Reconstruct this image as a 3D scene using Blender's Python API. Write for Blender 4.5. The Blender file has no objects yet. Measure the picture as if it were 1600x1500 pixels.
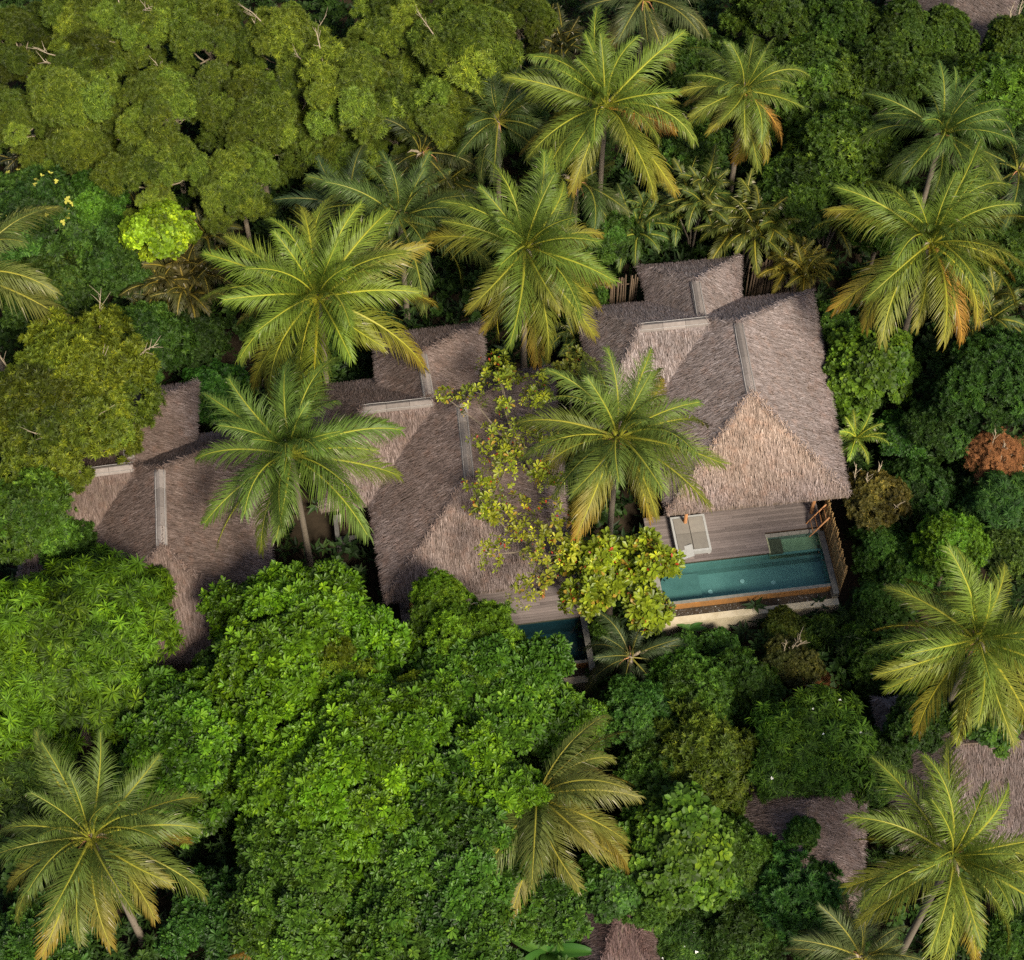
import bpy, math, random
import numpy as np
from mathutils import Vector, Matrix, Euler
R = math.radians
rng = np.random.default_rng(11)
random.seed(11)
sc = bpy.context.scene
COL = sc.collection

# ------------------------------------------------------------------ camera, sky, sun, exposure
PITCH, FPX, DIST = R(58), 3000.0, 88.0
FW = np.array([0, math.cos(PITCH), -math.sin(PITCH)])
UPV = np.array([0, math.sin(PITCH), math.cos(PITCH)])
CAM = np.array([0, 0, 3.0]) - FW * DIST
cd = bpy.data.cameras.new("camera")
cam = bpy.data.objects.new("camera", cd)
COL.objects.link(cam)
cam.location = CAM
cam.rotation_euler = (R(90) - PITCH, 0, 0)
cd.sensor_fit = 'HORIZONTAL'
cd.sensor_width = 36
cd.lens = 36 * FPX / 1600
cd.clip_start, cd.clip_end = 1, 3000
sc.camera = cam

SUN_EL, SUN_AZ = R(47), R(-62)         # azimuth of the sun measured from +X (east); camera side, a little to the right
world = bpy.data.worlds.new("World")
sc.world = world
world.use_nodes = True
wn = world.node_tree.nodes
sky = wn.new("ShaderNodeTexSky")
sky.sky_type = 'NISHITA'
sky.sun_disc = False
sky.sun_elevation = SUN_EL
sky.sun_rotation = R(90) - SUN_AZ
sky.air_density = 1.0
sky.dust_density = 3.0
sky.ozone_density = 0.6
world.node_tree.links.new(sky.outputs[0], wn["Background"].inputs[0])
wn["Background"].inputs[1].default_value = 0.062
sd = bpy.data.lights.new("sun", 'SUN')
sd.energy = 2.6
sd.angle = R(13)
sd.color = (1.0, 0.91, 0.74)
sun = bpy.data.objects.new("sun", sd)
COL.objects.link(sun)
sv = Vector((math.cos(SUN_AZ) * math.cos(SUN_EL), math.sin(SUN_AZ) * math.cos(SUN_EL), math.sin(SUN_EL)))
sun.rotation_euler = sv.to_track_quat('Z', 'Y').to_euler()
sun.location = (20, -40, 60)
sc.view_settings.view_transform = 'Standard'
sc.view_settings.look = 'None'
sc.view_settings.exposure = 1.15
sc.view_settings.gamma = 1
sc.cycles.max_bounces = 6
sc.cycles.diffuse_bounces = 3
sc.cycles.transparent_max_bounces = 8
sc.cycles.use_denoising = False


def P(x, y, z):
    """ground plan position at height z of a spot of the survey photograph"""
    d = FW * FPX + np.array([1.0, 0, 0]) * (x - 800) - UPV * (y - 750)
    return CAM + d * ((z - CAM[2]) / d[2])


def pxm(w):
    return FPX / float((np.array(w) - CAM) @ FW)


# ------------------------------------------------------------------ helpers
def mesh_np(name, v, f, mat=None, attrs=None, smooth=False):
    """v (n,3); f (m,k) array of equal polygons or list of arrays"""
    me = bpy.data.meshes.new(name)
    fs = f if isinstance(f, list) else [f]
    fs = [np.asarray(a, dtype=np.int32) for a in fs if len(a)]
    loops = np.concatenate([a.ravel() for a in fs])
    tot = np.concatenate([np.full(len(a), a.shape[1], np.int32) for a in fs])
    start = np.concatenate([[0], np.cumsum(tot)[:-1]]).astype(np.int32)
    v = np.asarray(v, dtype=np.float32)
    me.vertices.add(len(v))
    me.vertices.foreach_set("co", v.ravel())
    me.loops.add(len(loops))
    me.loops.foreach_set("vertex_index", loops)
    me.polygons.add(len(tot))
    me.polygons.foreach_set("loop_start", start)
    me.polygons.foreach_set("loop_total", tot)
    me.update(calc_edges=True)
    for k, a in (attrs or {}).items():
        at = me.attributes.new(k, 'FLOAT', 'POINT')
        at.data.foreach_set("value", np.asarray(a, dtype=np.float32))
    me.polygons.foreach_set("use_smooth", np.full(len(tot), bool(smooth)))
    if mat:
        me.materials.append(mat)
    return me


class MB:
    """collects boxes and tubes into one mesh"""
    def __init__(s):
        s.v, s.q, s.t, s.n = [], [], [], 0

    def box(s, x0, x1, y0, y1, z0, z1, m=None):
        c = np.array([[x, y, z] for z in (z0, z1) for y in (y0, y1) for x in (x0, x1)], float)
        if m is not None:
            c = c @ np.array(m.to_3x3()).T + np.array(m.translation)
        f = np.array([[0, 2, 3, 1], [4, 5, 7, 6], [0, 1, 5, 4], [2, 6, 7, 3], [0, 4, 6, 2], [1, 3, 7, 5]])
        s.v.append(c); s.q.append(f + s.n); s.n += 8
        return s

    def tube(s, pts, rad, n=6):
        pts = np.array(pts, float)
        rad = np.broadcast_to(rad, (len(pts),))
        d = np.gradient(pts, axis=0)
        d /= np.linalg.norm(d, axis=1)[:, None] + 1e-9
        ref = np.array([0.31, 0.17, 0.93]) if abs(d[0][2]) < .9 else np.array([1., 0.1, 0])
        a = np.cross(d, ref); a /= np.linalg.norm(a, axis=1)[:, None] + 1e-9
        b = np.cross(d, a)
        ang = np.arange(n) * 2 * math.pi / n
        ring = pts[:, None] + rad[:, None, None] * (a[:, None] * np.cos(ang)[None, :, None] + b[:, None] * np.sin(ang)[None, :, None])
        s.v.append(ring.reshape(-1, 3))
        i = np.arange(len(pts) - 1)[:, None] * n
        k = np.arange(n)[None]
        k2 = (k + 1) % n
        s.q.append(np.stack([i + k, i + k2, i + n + k2, i + n + k], -1).reshape(-1, 4) + s.n)
        base = (len(pts) - 1) * n
        s.t.append(np.array([[base, base + j, base + j + 1] for j in range(1, n - 1)]) + s.n)
        s.n += len(pts) * n
        return s

    def mesh(s, name, mat, smooth=False):
        fs = []
        if s.q: fs.append(np.concatenate(s.q))
        if s.t: fs.append(np.concatenate(s.t))
        return mesh_np(name, np.concatenate(s.v), fs, mat, None, smooth)


def obj(name, me, parent=None, loc=(0, 0, 0), rot=None, scale=1.0, color=None, **props):
    o = bpy.data.objects.new(name, me)
    COL.objects.link(o)
    if parent is not None:
        o.parent = parent
    m = Matrix.Translation(Vector([float(a) for a in loc]))
    if rot is not None:
        m = m @ rot.to_4x4()
    if isinstance(scale, (tuple, list)):
        m = m @ Matrix.Diagonal((*scale, 1))
    elif scale != 1.0:
        m = m @ Matrix.Scale(scale, 4)
    o.matrix_basis = m
    if color is not None:
        o.color = (*color[:3], color[3] if len(color) > 3 else 1.0)
    for k, v in props.items():
        o[k] = v
    return o


def thing(name, label, cat, loc=(0, 0, 0), rz=0.0, group=None):
    o = bpy.data.objects.new(name, None)
    COL.objects.link(o)
    o.location = [float(a) for a in loc]
    o.rotation_euler = (0, 0, rz)
    o.empty_display_size = .3
    o["label"] = label
    o["category"] = cat
    if group:
        o["group"] = group
    return o


# ------------------------------------------------------------------ materials
class NT:
    def __init__(s, name):
        s.m = bpy.data.materials.new(name)
        s.m.use_nodes = True
        s.t = s.m.node_tree
        s.b = s.t.nodes["Principled BSDF"]
        s.out = s.t.nodes["Material Output"]

    def n(s, typ, **kw):
        nd = s.t.nodes.new(typ)
        for k, v in kw.items():
            setattr(nd, k, v)
        return nd

    def l(s, a, b):
        s.t.links.new(a, b)

    def attr(s, name):
        return s.n("ShaderNodeAttribute", attribute_name=name).outputs["Fac"]

    def mix(s, fac, a, b, mode='MIX'):
        nd = s.n("ShaderNodeMix", data_type='RGBA', blend_type=mode)
        for sock, val in ((nd.inputs[0], fac), (nd.inputs[6], a), (nd.inputs[7], b)):
            if isinstance(val, (int, float)):
                sock.default_value = val
            elif isinstance(val, tuple):
                sock.default_value = (*val[:3], 1)
            else:
                s.l(val, sock)
        return nd.outputs[2]

    def math(s, op, a, b=0.0, clamp=False):
        nd = s.n("ShaderNodeMath", operation=op, use_clamp=clamp)
        for sock, val in zip(nd.inputs, (a, b)):
            if isinstance(val, (int, float)):
                sock.default_value = val
            else:
                s.l(val, sock)
        return nd.outputs[0]

    def ramp(s, fac, stops):
        nd = s.n("ShaderNodeValToRGB")
        e = nd.color_ramp.elements
        while len(e) < len(stops):
            e.new(0.5)
        for el, (p, c) in zip(e, stops):
            el.position = p
            el.color = (*c, 1)
        s.l(fac, nd.inputs[0])
        return nd.outputs[0]

    def noise(s, scale, detail=4, co='Object', rough=.6):
        tc = s.n("ShaderNodeTexCoord")
        nd = s.n("ShaderNodeTexNoise")
        nd.inputs["Scale"].default_value = scale
        nd.inputs["Detail"].default_value = detail
        nd.inputs["Roughness"].default_value = rough
        s.l(tc.outputs[co], nd.inputs["Vector"])
        return nd.outputs["Fac"]

    def grey(s, f):
        c = s.n("ShaderNodeCombineColor")
        for i in range(3):
            s.l(f, c.inputs[i])
        return c.outputs[0]

    def base(s, c, rough=.7, spec=.3):
        if isinstance(c, tuple):
            s.b.inputs["Base Color"].default_value = (*c, 1)
        else:
            s.l(c, s.b.inputs["Base Color"])
        s.b.inputs["Roughness"].default_value = rough
        s.b.inputs["Specular IOR Level"].default_value = spec
        return s


def foliage_mat(name, rough=.45, spec=.35, trans=.22, red=0.0):
    s = NT(name)
    oi = s.n("ShaderNodeObjectInfo")
    c = oi.outputs["Color"]
    rnd = s.attr("rnd")
    tone = s.math('ADD', s.math('MULTIPLY', rnd, 1.25), .34)
    tone = s.math('MULTIPLY', tone, s.math('ADD', s.math('MULTIPLY', oi.outputs["Random"], .45), .78))
    c1 = s.mix(1.0, c, s.grey(tone), 'MULTIPLY')
    # young leaves: yellower
    yf = s.math('MULTIPLY', s.math('SUBTRACT', rnd, .62, True), 1.5, True)
    yc = s.mix(1.0, c1, (1.7, 1.25, .75), 'MULTIPLY')
    c2 = s.mix(yf, c1, yc)
    # pale midrib side of the blade
    c2 = s.mix(s.math('MULTIPLY', s.attr("rib"), .3), c2, s.mix(1.0, c2, (1.5, 1.35, 1.1), 'MULTIPLY'))
    if red:
        r2 = s.attr("acc")
        c2 = s.mix(s.math('GREATER_THAN', r2, 1 - red * 2.2), c2, (.36, .24, .03))
        c2 = s.mix(s.math('GREATER_THAN', r2, 1 - red), c2, (.42, .055, .02))
    s.base(c2, rough, spec)
    tr = s.n("ShaderNodeBsdfTranslucent")
    s.l(s.mix(1.0, c2, (1.3, 1.25, .6), 'MULTIPLY'), tr.inputs[0])
    mx = s.n("ShaderNodeMixShader")
    mx.inputs[0].default_value = trans
    s.l(s.b.outputs[0], mx.inputs[1])
    s.l(tr.outputs[0], mx.inputs[2])
    s.l(mx.outputs[0], s.out.inputs[0])
    return s.m


def frond_mat():
    s = NT("palm_frond")
    oi = s.n("ShaderNodeObjectInfo")
    c = oi.outputs["Color"]
    rnd = s.attr("rnd")
    tone = s.math('ADD', s.math('MULTIPLY', rnd, .6), .7)
    c1 = s.mix(1.0, c, s.grey(tone), 'MULTIPLY')
    # dry tips: amount carried by the object's alpha
    a = s.math('MULTIPLY', s.math('POWER', s.attr("tip"), 1.6), oi.outputs["Alpha"])
    dry = s.mix(rnd, (.30, .20, .03), (.36, .16, .03))
    c2 = s.mix(s.math('MINIMUM', a, .95), c1, dry)
    # bleached split tips on some leaflets
    bl = s.math('MULTIPLY', s.math('GREATER_THAN', rnd, .965), s.math('GREATER_THAN', s.attr("leaf"), .6))
    c2 = s.mix(s.math('MULTIPLY', bl, .7), c2, (.42, .38, .26))
    rc = s.mix(.32, s.mix(1.0, c, (2.6, 2.1, 1.2), 'MULTIPLY'), (.50, .38, .06))
    c3 = s.mix(s.attr("rach"), c2, rc)
    s.base(c3, .5, .25)
    tr = s.n("ShaderNodeBsdfTranslucent")
    s.l(s.mix(1.0, c3, (1.35, 1.2, .6), 'MULTIPLY'), tr.inputs[0])
    mx = s.n("ShaderNodeMixShader")
    mx.inputs[0].default_value = .2
    s.l(s.b.outputs[0], mx.inputs[1]); s.l(tr.outputs[0], mx.inputs[2])
    s.l(mx.outputs[0], s.out.inputs[0])
    return s.m


def thatch_mat():
    s = NT("thatch")
    oi = s.n("ShaderNodeObjectInfo")
    rnd = s.attr("rnd")
    c = s.ramp(rnd, [(0, (.08, .064, .056)), (.35, (.19, .155, .138)), (.7, (.30, .255, .235)), (1, (.48, .43, .41))])
    nz = s.noise(.55, 5)
    c = s.mix(1.0, c, s.grey(s.math('ADD', s.math('MULTIPLY', nz, 1.0), .5)), 'MULTIPLY')
    nz2 = s.noise(2.3, 3)
    c = s.mix(s.math('MULTIPLY', s.math('SUBTRACT', nz2, .5, True), 1.6, True), c, s.mix(1.0, c, (1.15, .86, .68), 'MULTIPLY'))
    tintc = s.mix(s.math('MULTIPLY', s.math('MULTIPLY', s.math('ADD', s.math('SUBTRACT', s.attr("age"), .55), s.math('MULTIPLY', s.math('SUBTRACT', nz, .5), 1.2)), 2.2, True), .75), oi.outputs["Color"], (.92, .86, .90))
    c = s.mix(1.0, c, tintc, 'MULTIPLY')
    s.base(c, .85, .15)
    return s.m


def plain(name, col, col2=None, scale=3.0, rough=.75, spec=.25, stretch=None, bump=0.0):
    s = NT(name)
    if col2:
        tc = s.n("ShaderNodeTexCoord")
        mp = s.n("ShaderNodeMapping")
        s.l(tc.outputs["Object"], mp.inputs[0])
        if stretch:
            mp.inputs["Scale"].default_value = stretch
        nd = s.n("ShaderNodeTexNoise")
        nd.inputs["Scale"].default_value = scale
        nd.inputs["Detail"].default_value = 6
        nd.inputs["Roughness"].default_value = .65
        s.l(mp.outputs[0], nd.inputs["Vector"])
        oi = s.n("ShaderNodeObjectInfo")
        f = s.math('ADD', s.math('MULTIPLY', s.math('SUBTRACT', nd.outputs["Fac"], .5), 2.6), .5, True)
        c = s.mix(f, col, col2)
        c = s.mix(1.0, c, s.grey(s.math('ADD', s.math('MULTIPLY', oi.outputs["Random"], .5), .75)), 'MULTIPLY')
        s.base(c, rough, spec)
        if bump:
            b = s.n("ShaderNodeBump")
            b.inputs["Strength"].default_value = bump
            b.inputs["Distance"].default_value = .02
            s.l(nd.outputs["Fac"], b.inputs["Height"])
            s.l(b.outputs[0], s.b.inputs["Normal"])
    else:
        s.base(col, rough, spec)
    return s.m


M_LEAF = foliage_mat("leaf", rough=.52, spec=.22)
M_GLOSSY = foliage_mat("glossy_leaf", rough=.46, spec=.26, trans=.2)
M_ALMOND = foliage_mat("almond_leaf", rough=.42, spec=.35, trans=.25, red=.028)
M_FROND = frond_mat()
M_THATCH = thatch_mat()
M_ROOFBODY = plain("roof_underlay", (.10, .075, .058), (.17, .13, .10), 6, .9, .1)
M_RIDGE = plain("ridge_panel", (.19, .163, .148), (.255, .22, .20), 7, .9, .1)
M_POLE = plain("pale_pole", (.38, .36, .35), (.28, .26, .24), 8, .6)
M_BARK = plain("bark", (.20, .16, .12), (.10, .08, .06), 5, .9, .1, (1, 1, .3), .4)
M_TWIG = plain("pale_bark", (.42, .35, .25), (.28, .22, .15), 6, .85, .1)
M_TRUNK = plain("palm_trunk", (.26, .22, .17), (.15, .12, .09), 3, .9, .1, (.3, .3, 6), .5)
M_SOIL = plain("forest_soil", (.022, .017, .011), (.055, .040, .026), .8, .95, .1, None, .6)
M_DECK = plain("deck_timber", (.215, .178, .168), (.145, .118, .112), 2.2, .75, .2, (1.2, 14, 1), .3)
M_STONE = plain("grey_stone", (.27, .25, .22), (.15, .145, .125), 5, .8, .2, None, .3)
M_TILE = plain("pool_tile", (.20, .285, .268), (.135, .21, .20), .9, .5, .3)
M_TUB = plain("dark_tub_stone", (.13, .125, .12), (.08, .075, .07), 4, .7, .3)  # darker stone tone than the copings, for the tub rim
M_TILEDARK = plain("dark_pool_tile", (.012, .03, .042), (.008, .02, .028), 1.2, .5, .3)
M_TILE2 = plain("pool_bench_stone", (.30, .30, .19), (.22, .23, .14), 2, .6, .3)
M_RUST = plain("stained_wall", (.36, .16, .045), (.22, .12, .05), 3, .8, .2, (1, 1, .6))
M_RENDER = plain("beige_render", (.52, .45, .33), (.38, .32, .21), 2.2, .8, .2, (1, 1, .7))
M_BAMBOO = plain("bamboo", (.40, .26, .11), (.28, .17, .07), 4, .6, .3, (3, 3, .6))
M_BAMBOO2 = plain("reed_pole", (.10, .07, .048), (.19, .135, .09), 4, .8, .2, (3, 3, .5))
M_LADDER = plain("orange_bamboo", (.50, .24, .10), (.42, .20, .09), 6, .5, .3)
M_WALL = plain("dark_timber_wall", (.13, .085, .06), (.09, .06, .045), 3, .8, .2, (8, 8, .6))
M_WHITE = plain("white_paint", (.50, .50, .49), (.42, .42, .41), 4, .5, .3)
M_CUSHION = plain("beige_cushion", (.25, .23, .20), (.21, .19, .17), 6, .9, .1)
M_GRAVEL = plain("pebble", (.10, .085, .07), (.30, .28, .26), 1.0, .7, .3)
M_NUT = plain("coconut_husk", (.36, .17, .03), (.26, .20, .04), 5, .5, .3)
M_DEAD = plain("dead_leaf", (.36, .16, .06), (.24, .11, .05), 3, .9, .1)
M_PETAL = plain("petal", (.75, .74, .66), (.80, .79, .74), 4, .6, .2)
M_FLOWER = plain("yellow_flower", (.38, .36, .06), (.30, .30, .05), 4, .7, .2)
M_LAMP = plain("lamp_lens", (.55, .62, .60), (.60, .66, .64), 4, .3, .5)


def water_mat():
    s = NT("pool_water")
    tr = s.n("ShaderNodeBsdfTransparent")
    tr.inputs[0].default_value = (.64, .86, .86, 1)
    gl = s.n("ShaderNodeBsdfGlossy")
    gl.inputs["Roughness"].default_value = .03
    fr = s.n("ShaderNodeFresnel")
    fr.inputs[0].default_value = 1.33
    b = s.n("ShaderNodeBump")
    b.inputs["Strength"].default_value = .12
    b.inputs["Distance"].default_value = .02
    s.l(s.noise(3.5, 3), b.inputs["Height"])
    s.l(b.outputs[0], gl.inputs["Normal"])
    s.l(b.outputs[0], fr.inputs["Normal"])
    mx = s.n("ShaderNodeMixShader")
    s.l(fr.outputs[0], mx.inputs[0]); s.l(tr.outputs[0], mx.inputs[1]); s.l(gl.outputs[0], mx.inputs[2])
    s.l(mx.outputs[0], s.out.inputs[0])
    return s.m


M_WATER = water_mat()

# ------------------------------------------------------------------ ground
def build_ground():
    n = 90
    xs = np.sign(np.linspace(-1, 1, n)) * np.abs(np.linspace(-1, 1, n)) ** 3 * 600
    X, Y = np.meshgrid(xs, xs + 6)
    Z = .18 * np.sin(X * .33 + 1) * np.cos(Y * .27) + .12 * np.sin(X * .9 + Y * .7)
    Z[(np.abs(X) > 60) | (np.abs(Y) > 70)] = 0
    Z -= .12
    v = np.stack([X, Y, Z], -1).reshape(-1, 3)
    i = np.arange(n - 1)[:, None] * n + np.arange(n - 1)[None]
    f = np.stack([i, i + 1, i + n + 1, i + n], -1).reshape(-1, 4)
    obj("ground", mesh_np("ground", v, f, M_SOIL, None, True), kind="structure")


build_ground()

# ------------------------------------------------------------------ villas
VZ = 1.5                                  # height of the decks
VILLAS = [(P(1174, 612, 7.5), R(7.5)), (P(733, 745, 7.5), R(8.0)), (P(252, 852, 7.5), R(9.0))]


def in_villa(x, y, m=0.0):
    for (o, r) in VILLAS:
        dx, dy = x - o[0], y - o[1]
        c, s = math.cos(r), math.sin(r)
        lx, ly = dx * c + dy * s, -dx * s + dy * c
        if (-4.4 - m < lx < 4.7 + m and -7.6 - m < ly < 7.6 + m) or (-6.4 - m < lx < 0 and 1.4 - m < ly < 7.9 + m) or (-3.3 - m < lx < 1.9 + m and 7 < ly < 10.1 + m):
            return True
    return False


def thatch_blades(poly, density, seed, eave=None, ln=.36, wd=.027):
    """thin blades lying down the slope of a planar polygon; eave=(i,j) the edge with the hanging fringe"""
    g = np.random.default_rng(seed)
    poly = np.array(poly, float)
    nrm = np.cross(poly[1] - poly[0], poly[2] - poly[0])
    nrm /= np.linalg.norm(nrm)
    if nrm[2] < 0: nrm = -nrm
    down = np.array([0, 0, -1.0]); down -= nrm * (down @ nrm); down /= np.linalg.norm(down)
    side = np.cross(nrm, down)
    tris = [(poly[0], poly[k], poly[k + 1]) for k in range(1, len(poly) - 1)]
    pts = []
    for a, b, c in tris:
        ar = np.linalg.norm(np.cross(b - a, c - a)) / 2
        k = int(ar * density)
        u, w = g.random(k), g.random(k)
        fl = u + w > 1
        u[fl], w[fl] = 1 - u[fl], 1 - w[fl]
        pts.append(a + u[:, None] * (b - a) + w[:, None] * (c - a))
    pts = np.concatenate(pts)
    up_ = pts @ -down
    hi = (poly @ -down).max()
    pts = pts + down * np.clip(.26 - (hi - up_), 0, .26)[:, None]
    lift = g.uniform(.0, .05, len(pts))
    ang = g.normal(0, .16, len(pts))
    tilt = g.uniform(.02, .16, len(pts))
    if eave is not None:
        a, b = poly[eave[0]], poly[eave[1]]
        k = int(np.linalg.norm(b - a) * 130)
        u = g.random(k)
        e = a + u[:, None] * (b - a) + down * g.uniform(-.28, .06, k)[:, None]
        pts = np.concatenate([pts, e])
        lift = np.concatenate([lift, g.uniform(-.2, .04, k)])
        ang = np.concatenate([ang, g.normal(0, .22, k)])
        tilt = np.concatenate([tilt, g.uniform(-.7, .05, k)])
    # loose strands along the hips
    m = len(poly)
    for e in range(m):
        if eave is not None and e == eave[0]: continue
        a, b = poly[e], poly[(e + 1) % m]
        if abs((b - a)[2]) < .3: continue
        k = int(np.linalg.norm(b - a) * 38)
        u = g.random(k)
        pts = np.concatenate([pts, a + u[:, None] * (b - a) + g.normal(0, .05, (k, 3))])
        lift = np.concatenate([lift, g.uniform(.03, .10, k)])
        ang = np.concatenate([ang, g.normal(0, .5, k)])
        tilt = np.concatenate([tilt, g.uniform(.0, .3, k)])
    n = len(pts)
    d = down * np.cos(ang)[:, None] + side * np.sin(ang)[:, None]
    s2 = np.cross(nrm, d)
    d = d * np.cos(tilt)[:, None] + nrm * np.sin(tilt)[:, None]
    L = g.uniform(.6, 1.25, n)[:, None] * ln
    W = g.uniform(.6, 1.3, n)[:, None] * wd / 2
    o = pts + nrm * lift[:, None]
    v = np.stack([o - d * L * .5 - s2 * W, o - d * L * .5 + s2 * W, o + d * L * .5 + s2 * W * .35, o + d * L * .5 - s2 * W * .35], 1).reshape(-1, 3)
    f = np.arange(n * 4).reshape(-1, 4)
    rnd = np.repeat(np.clip(g.beta(2.2, 2.6, n), 0, 1), 4)
    span = hi - (poly @ -down).min()
    wt = np.clip((hi - (pts @ -down)) / span, 0, 1.1)
    return v, f, rnd, np.repeat(wt, 4)


CACHE = {}


def roof(root, key, c, a, b, ze, zr, seed, tint=(1, 1, 1), front_tint=None, density=340, cap=True, ends=(True, True), flare=.0):
    """hip roof: eave corners c0,c1 (end a), c2,c3 (end b); ridge a-b"""
    C3 = [np.array([x, y, ze]) for x, y in c]
    A, B = np.array([*a, zr]), np.array([*b, zr])
    slopes = [[C3[0], C3[1], A], [C3[1], C3[2], B, A], [C3[2], C3[3], B], [C3[3], C3[0], A, B]]
    if (key, 'body') not in CACHE:
        t = np.array([0, 0, -.12]); u = np.array([0, 0, -.32])
        v = np.array([p + t for p in C3] + [A + t * .3, B + t * .3] + [p + u for p in C3] + [A + u, B + u])
        tri = np.array([[0, 1, 4], [2, 3, 5], [7, 6, 10], [9, 8, 11]])
        quad = np.array([[1, 2, 5, 4], [3, 0, 4, 5], [8, 7, 10, 11], [6, 9, 11, 10], [0, 6, 7, 1], [1, 7, 8, 2], [2, 8, 9, 3], [3, 9, 6, 0]])
        CACHE[(key, 'body')] = mesh_np("roof", v, [quad, tri], M_ROOFBODY)
        for k, sl in enumerate(slopes):
            v, f, rn, wt = thatch_blades(sl, density, seed + k, (0, 1))
            CACHE[(key, k)] = mesh_np("thatch_slope", v, f, M_THATCH, {"rnd": rn, "age": wt})
        d = B - A; L = np.linalg.norm(d); d /= L
        sd_ = np.cross(d, [0, 0, 1])
        n = max(1, round(L / .95))
        pcs = []
        for k in range(n):
            g = np.random.default_rng(seed + 50 + k)
            s0, s1 = L * k / n + .008, L * (k + 1) / n - .008
            w0, h0 = .25, -.205
            prof = [(-w0, h0), (-w0 * .45, h0 * .38), (0, -.01), (w0 * .45, h0 * .38), (w0, h0)]
            dz = .085 + g.uniform(-.006, .006)
            vv = []
            for th in (0, -.035):
                for s in (s0, s1):
                    vv += [A + d * s + sd_ * px_ + np.array([0, 0, pz + dz + th]) for px_, pz in prof]
            q = [[i, i + 1, i + 6, i + 5] for i in range(4)] + [[15 + i, 16 + i, 11 + i, 10 + i] for i in range(4)]
            q += [[0, 5, 15, 10], [9, 4, 14, 19]] + [[i + 1, i, 10 + i, 11 + i] for i in range(4)] + [[5 + i, 6 + i, 16 + i, 15 + i] for i in range(4)]
            pcs.append(mesh_np("ridge_cap", np.array(vv), np.array(q), M_RIDGE))
        CACHE[(key, 'cap')] = pcs
        poles = []
        for sg in (-1, 1):
            mb = MB()
            pp = [A + d * s + sd_ * sg * (.19 + .008 * math.sin(s * 3)) + np.array([0, 0, -.02 + .01 * math.sin(s * 5 + sg)]) for s in np.linspace(-.05, L + .05, 9)]
            mb.tube(pp, .013, 6)
            poles.append(mb.mesh("ridge_pole", M_POLE, True))
        CACHE[(key, 'pole')] = poles
    r_ = obj("roof", CACHE[(key, 'body')], root)
    for k in range(4):
        if (k == 0 and not ends[0]) or (k == 2 and not ends[1]):
            continue
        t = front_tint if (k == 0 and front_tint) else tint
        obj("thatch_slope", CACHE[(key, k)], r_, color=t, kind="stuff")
    if cap:
        for p in CACHE[(key, 'cap')]: obj("ridge_cap", p, r_)
        for p in CACHE[(key, 'pole')]: obj("ridge_pole", p, r_)
    return r_


def villa(i, label, tint, front_tint, wing_up):
    o, r = VILLAS[i]
    root = thing("thatched_villa", label, "villa", (o[0], o[1], 0), r, "thatched villas in a row on the slope")
    # roofs
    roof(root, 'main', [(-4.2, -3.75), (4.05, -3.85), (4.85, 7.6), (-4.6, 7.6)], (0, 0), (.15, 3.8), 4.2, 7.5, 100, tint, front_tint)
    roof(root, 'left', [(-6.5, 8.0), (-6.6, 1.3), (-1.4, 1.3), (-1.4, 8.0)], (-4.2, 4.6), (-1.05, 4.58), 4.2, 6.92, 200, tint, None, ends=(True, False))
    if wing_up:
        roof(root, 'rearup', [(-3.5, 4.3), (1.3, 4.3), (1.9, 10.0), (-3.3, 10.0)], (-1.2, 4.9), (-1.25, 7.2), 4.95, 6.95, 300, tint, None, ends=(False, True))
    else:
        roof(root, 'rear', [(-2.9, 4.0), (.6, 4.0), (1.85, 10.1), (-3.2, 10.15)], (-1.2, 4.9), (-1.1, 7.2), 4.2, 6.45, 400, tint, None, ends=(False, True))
    # walls of vertical boards under the eaves
    if 'wall' not in CACHE:
        mb = MB()
        for (x0, x1, y0, y1) in ((-3.3, 3.3, -2.3, 6.6), (-5.6, -3.3, 2.4, 6.7), (-2.3, .9, 6.6, 9.0)):
            mb.box(x0, x1, y0, y1, -.3, 4.25)
        CACHE['wall'] = mb.mesh("wall", M_WALL)
        CACHE['door'] = MB().box(-1.1, -.02, -2.36, -2.31, VZ + .02, 3.7).mesh("sliding_door", M_BAMBOO2)
        CACHE['post'] = MB().tube([(0, 0, 0), (0, 0, 2.75)], .09, 8).mesh("post", M_LADDER, True)
    obj("wall", CACHE['wall'], root)
    obj("sliding_door", CACHE['door'], root)
    obj("sliding_door", CACHE['door'], root, (1.12, 0, 0))
    for x in (-3.1, 2.85):
        obj("post", CACHE['post'], root, (x, -3.05, VZ))
    return root


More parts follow.
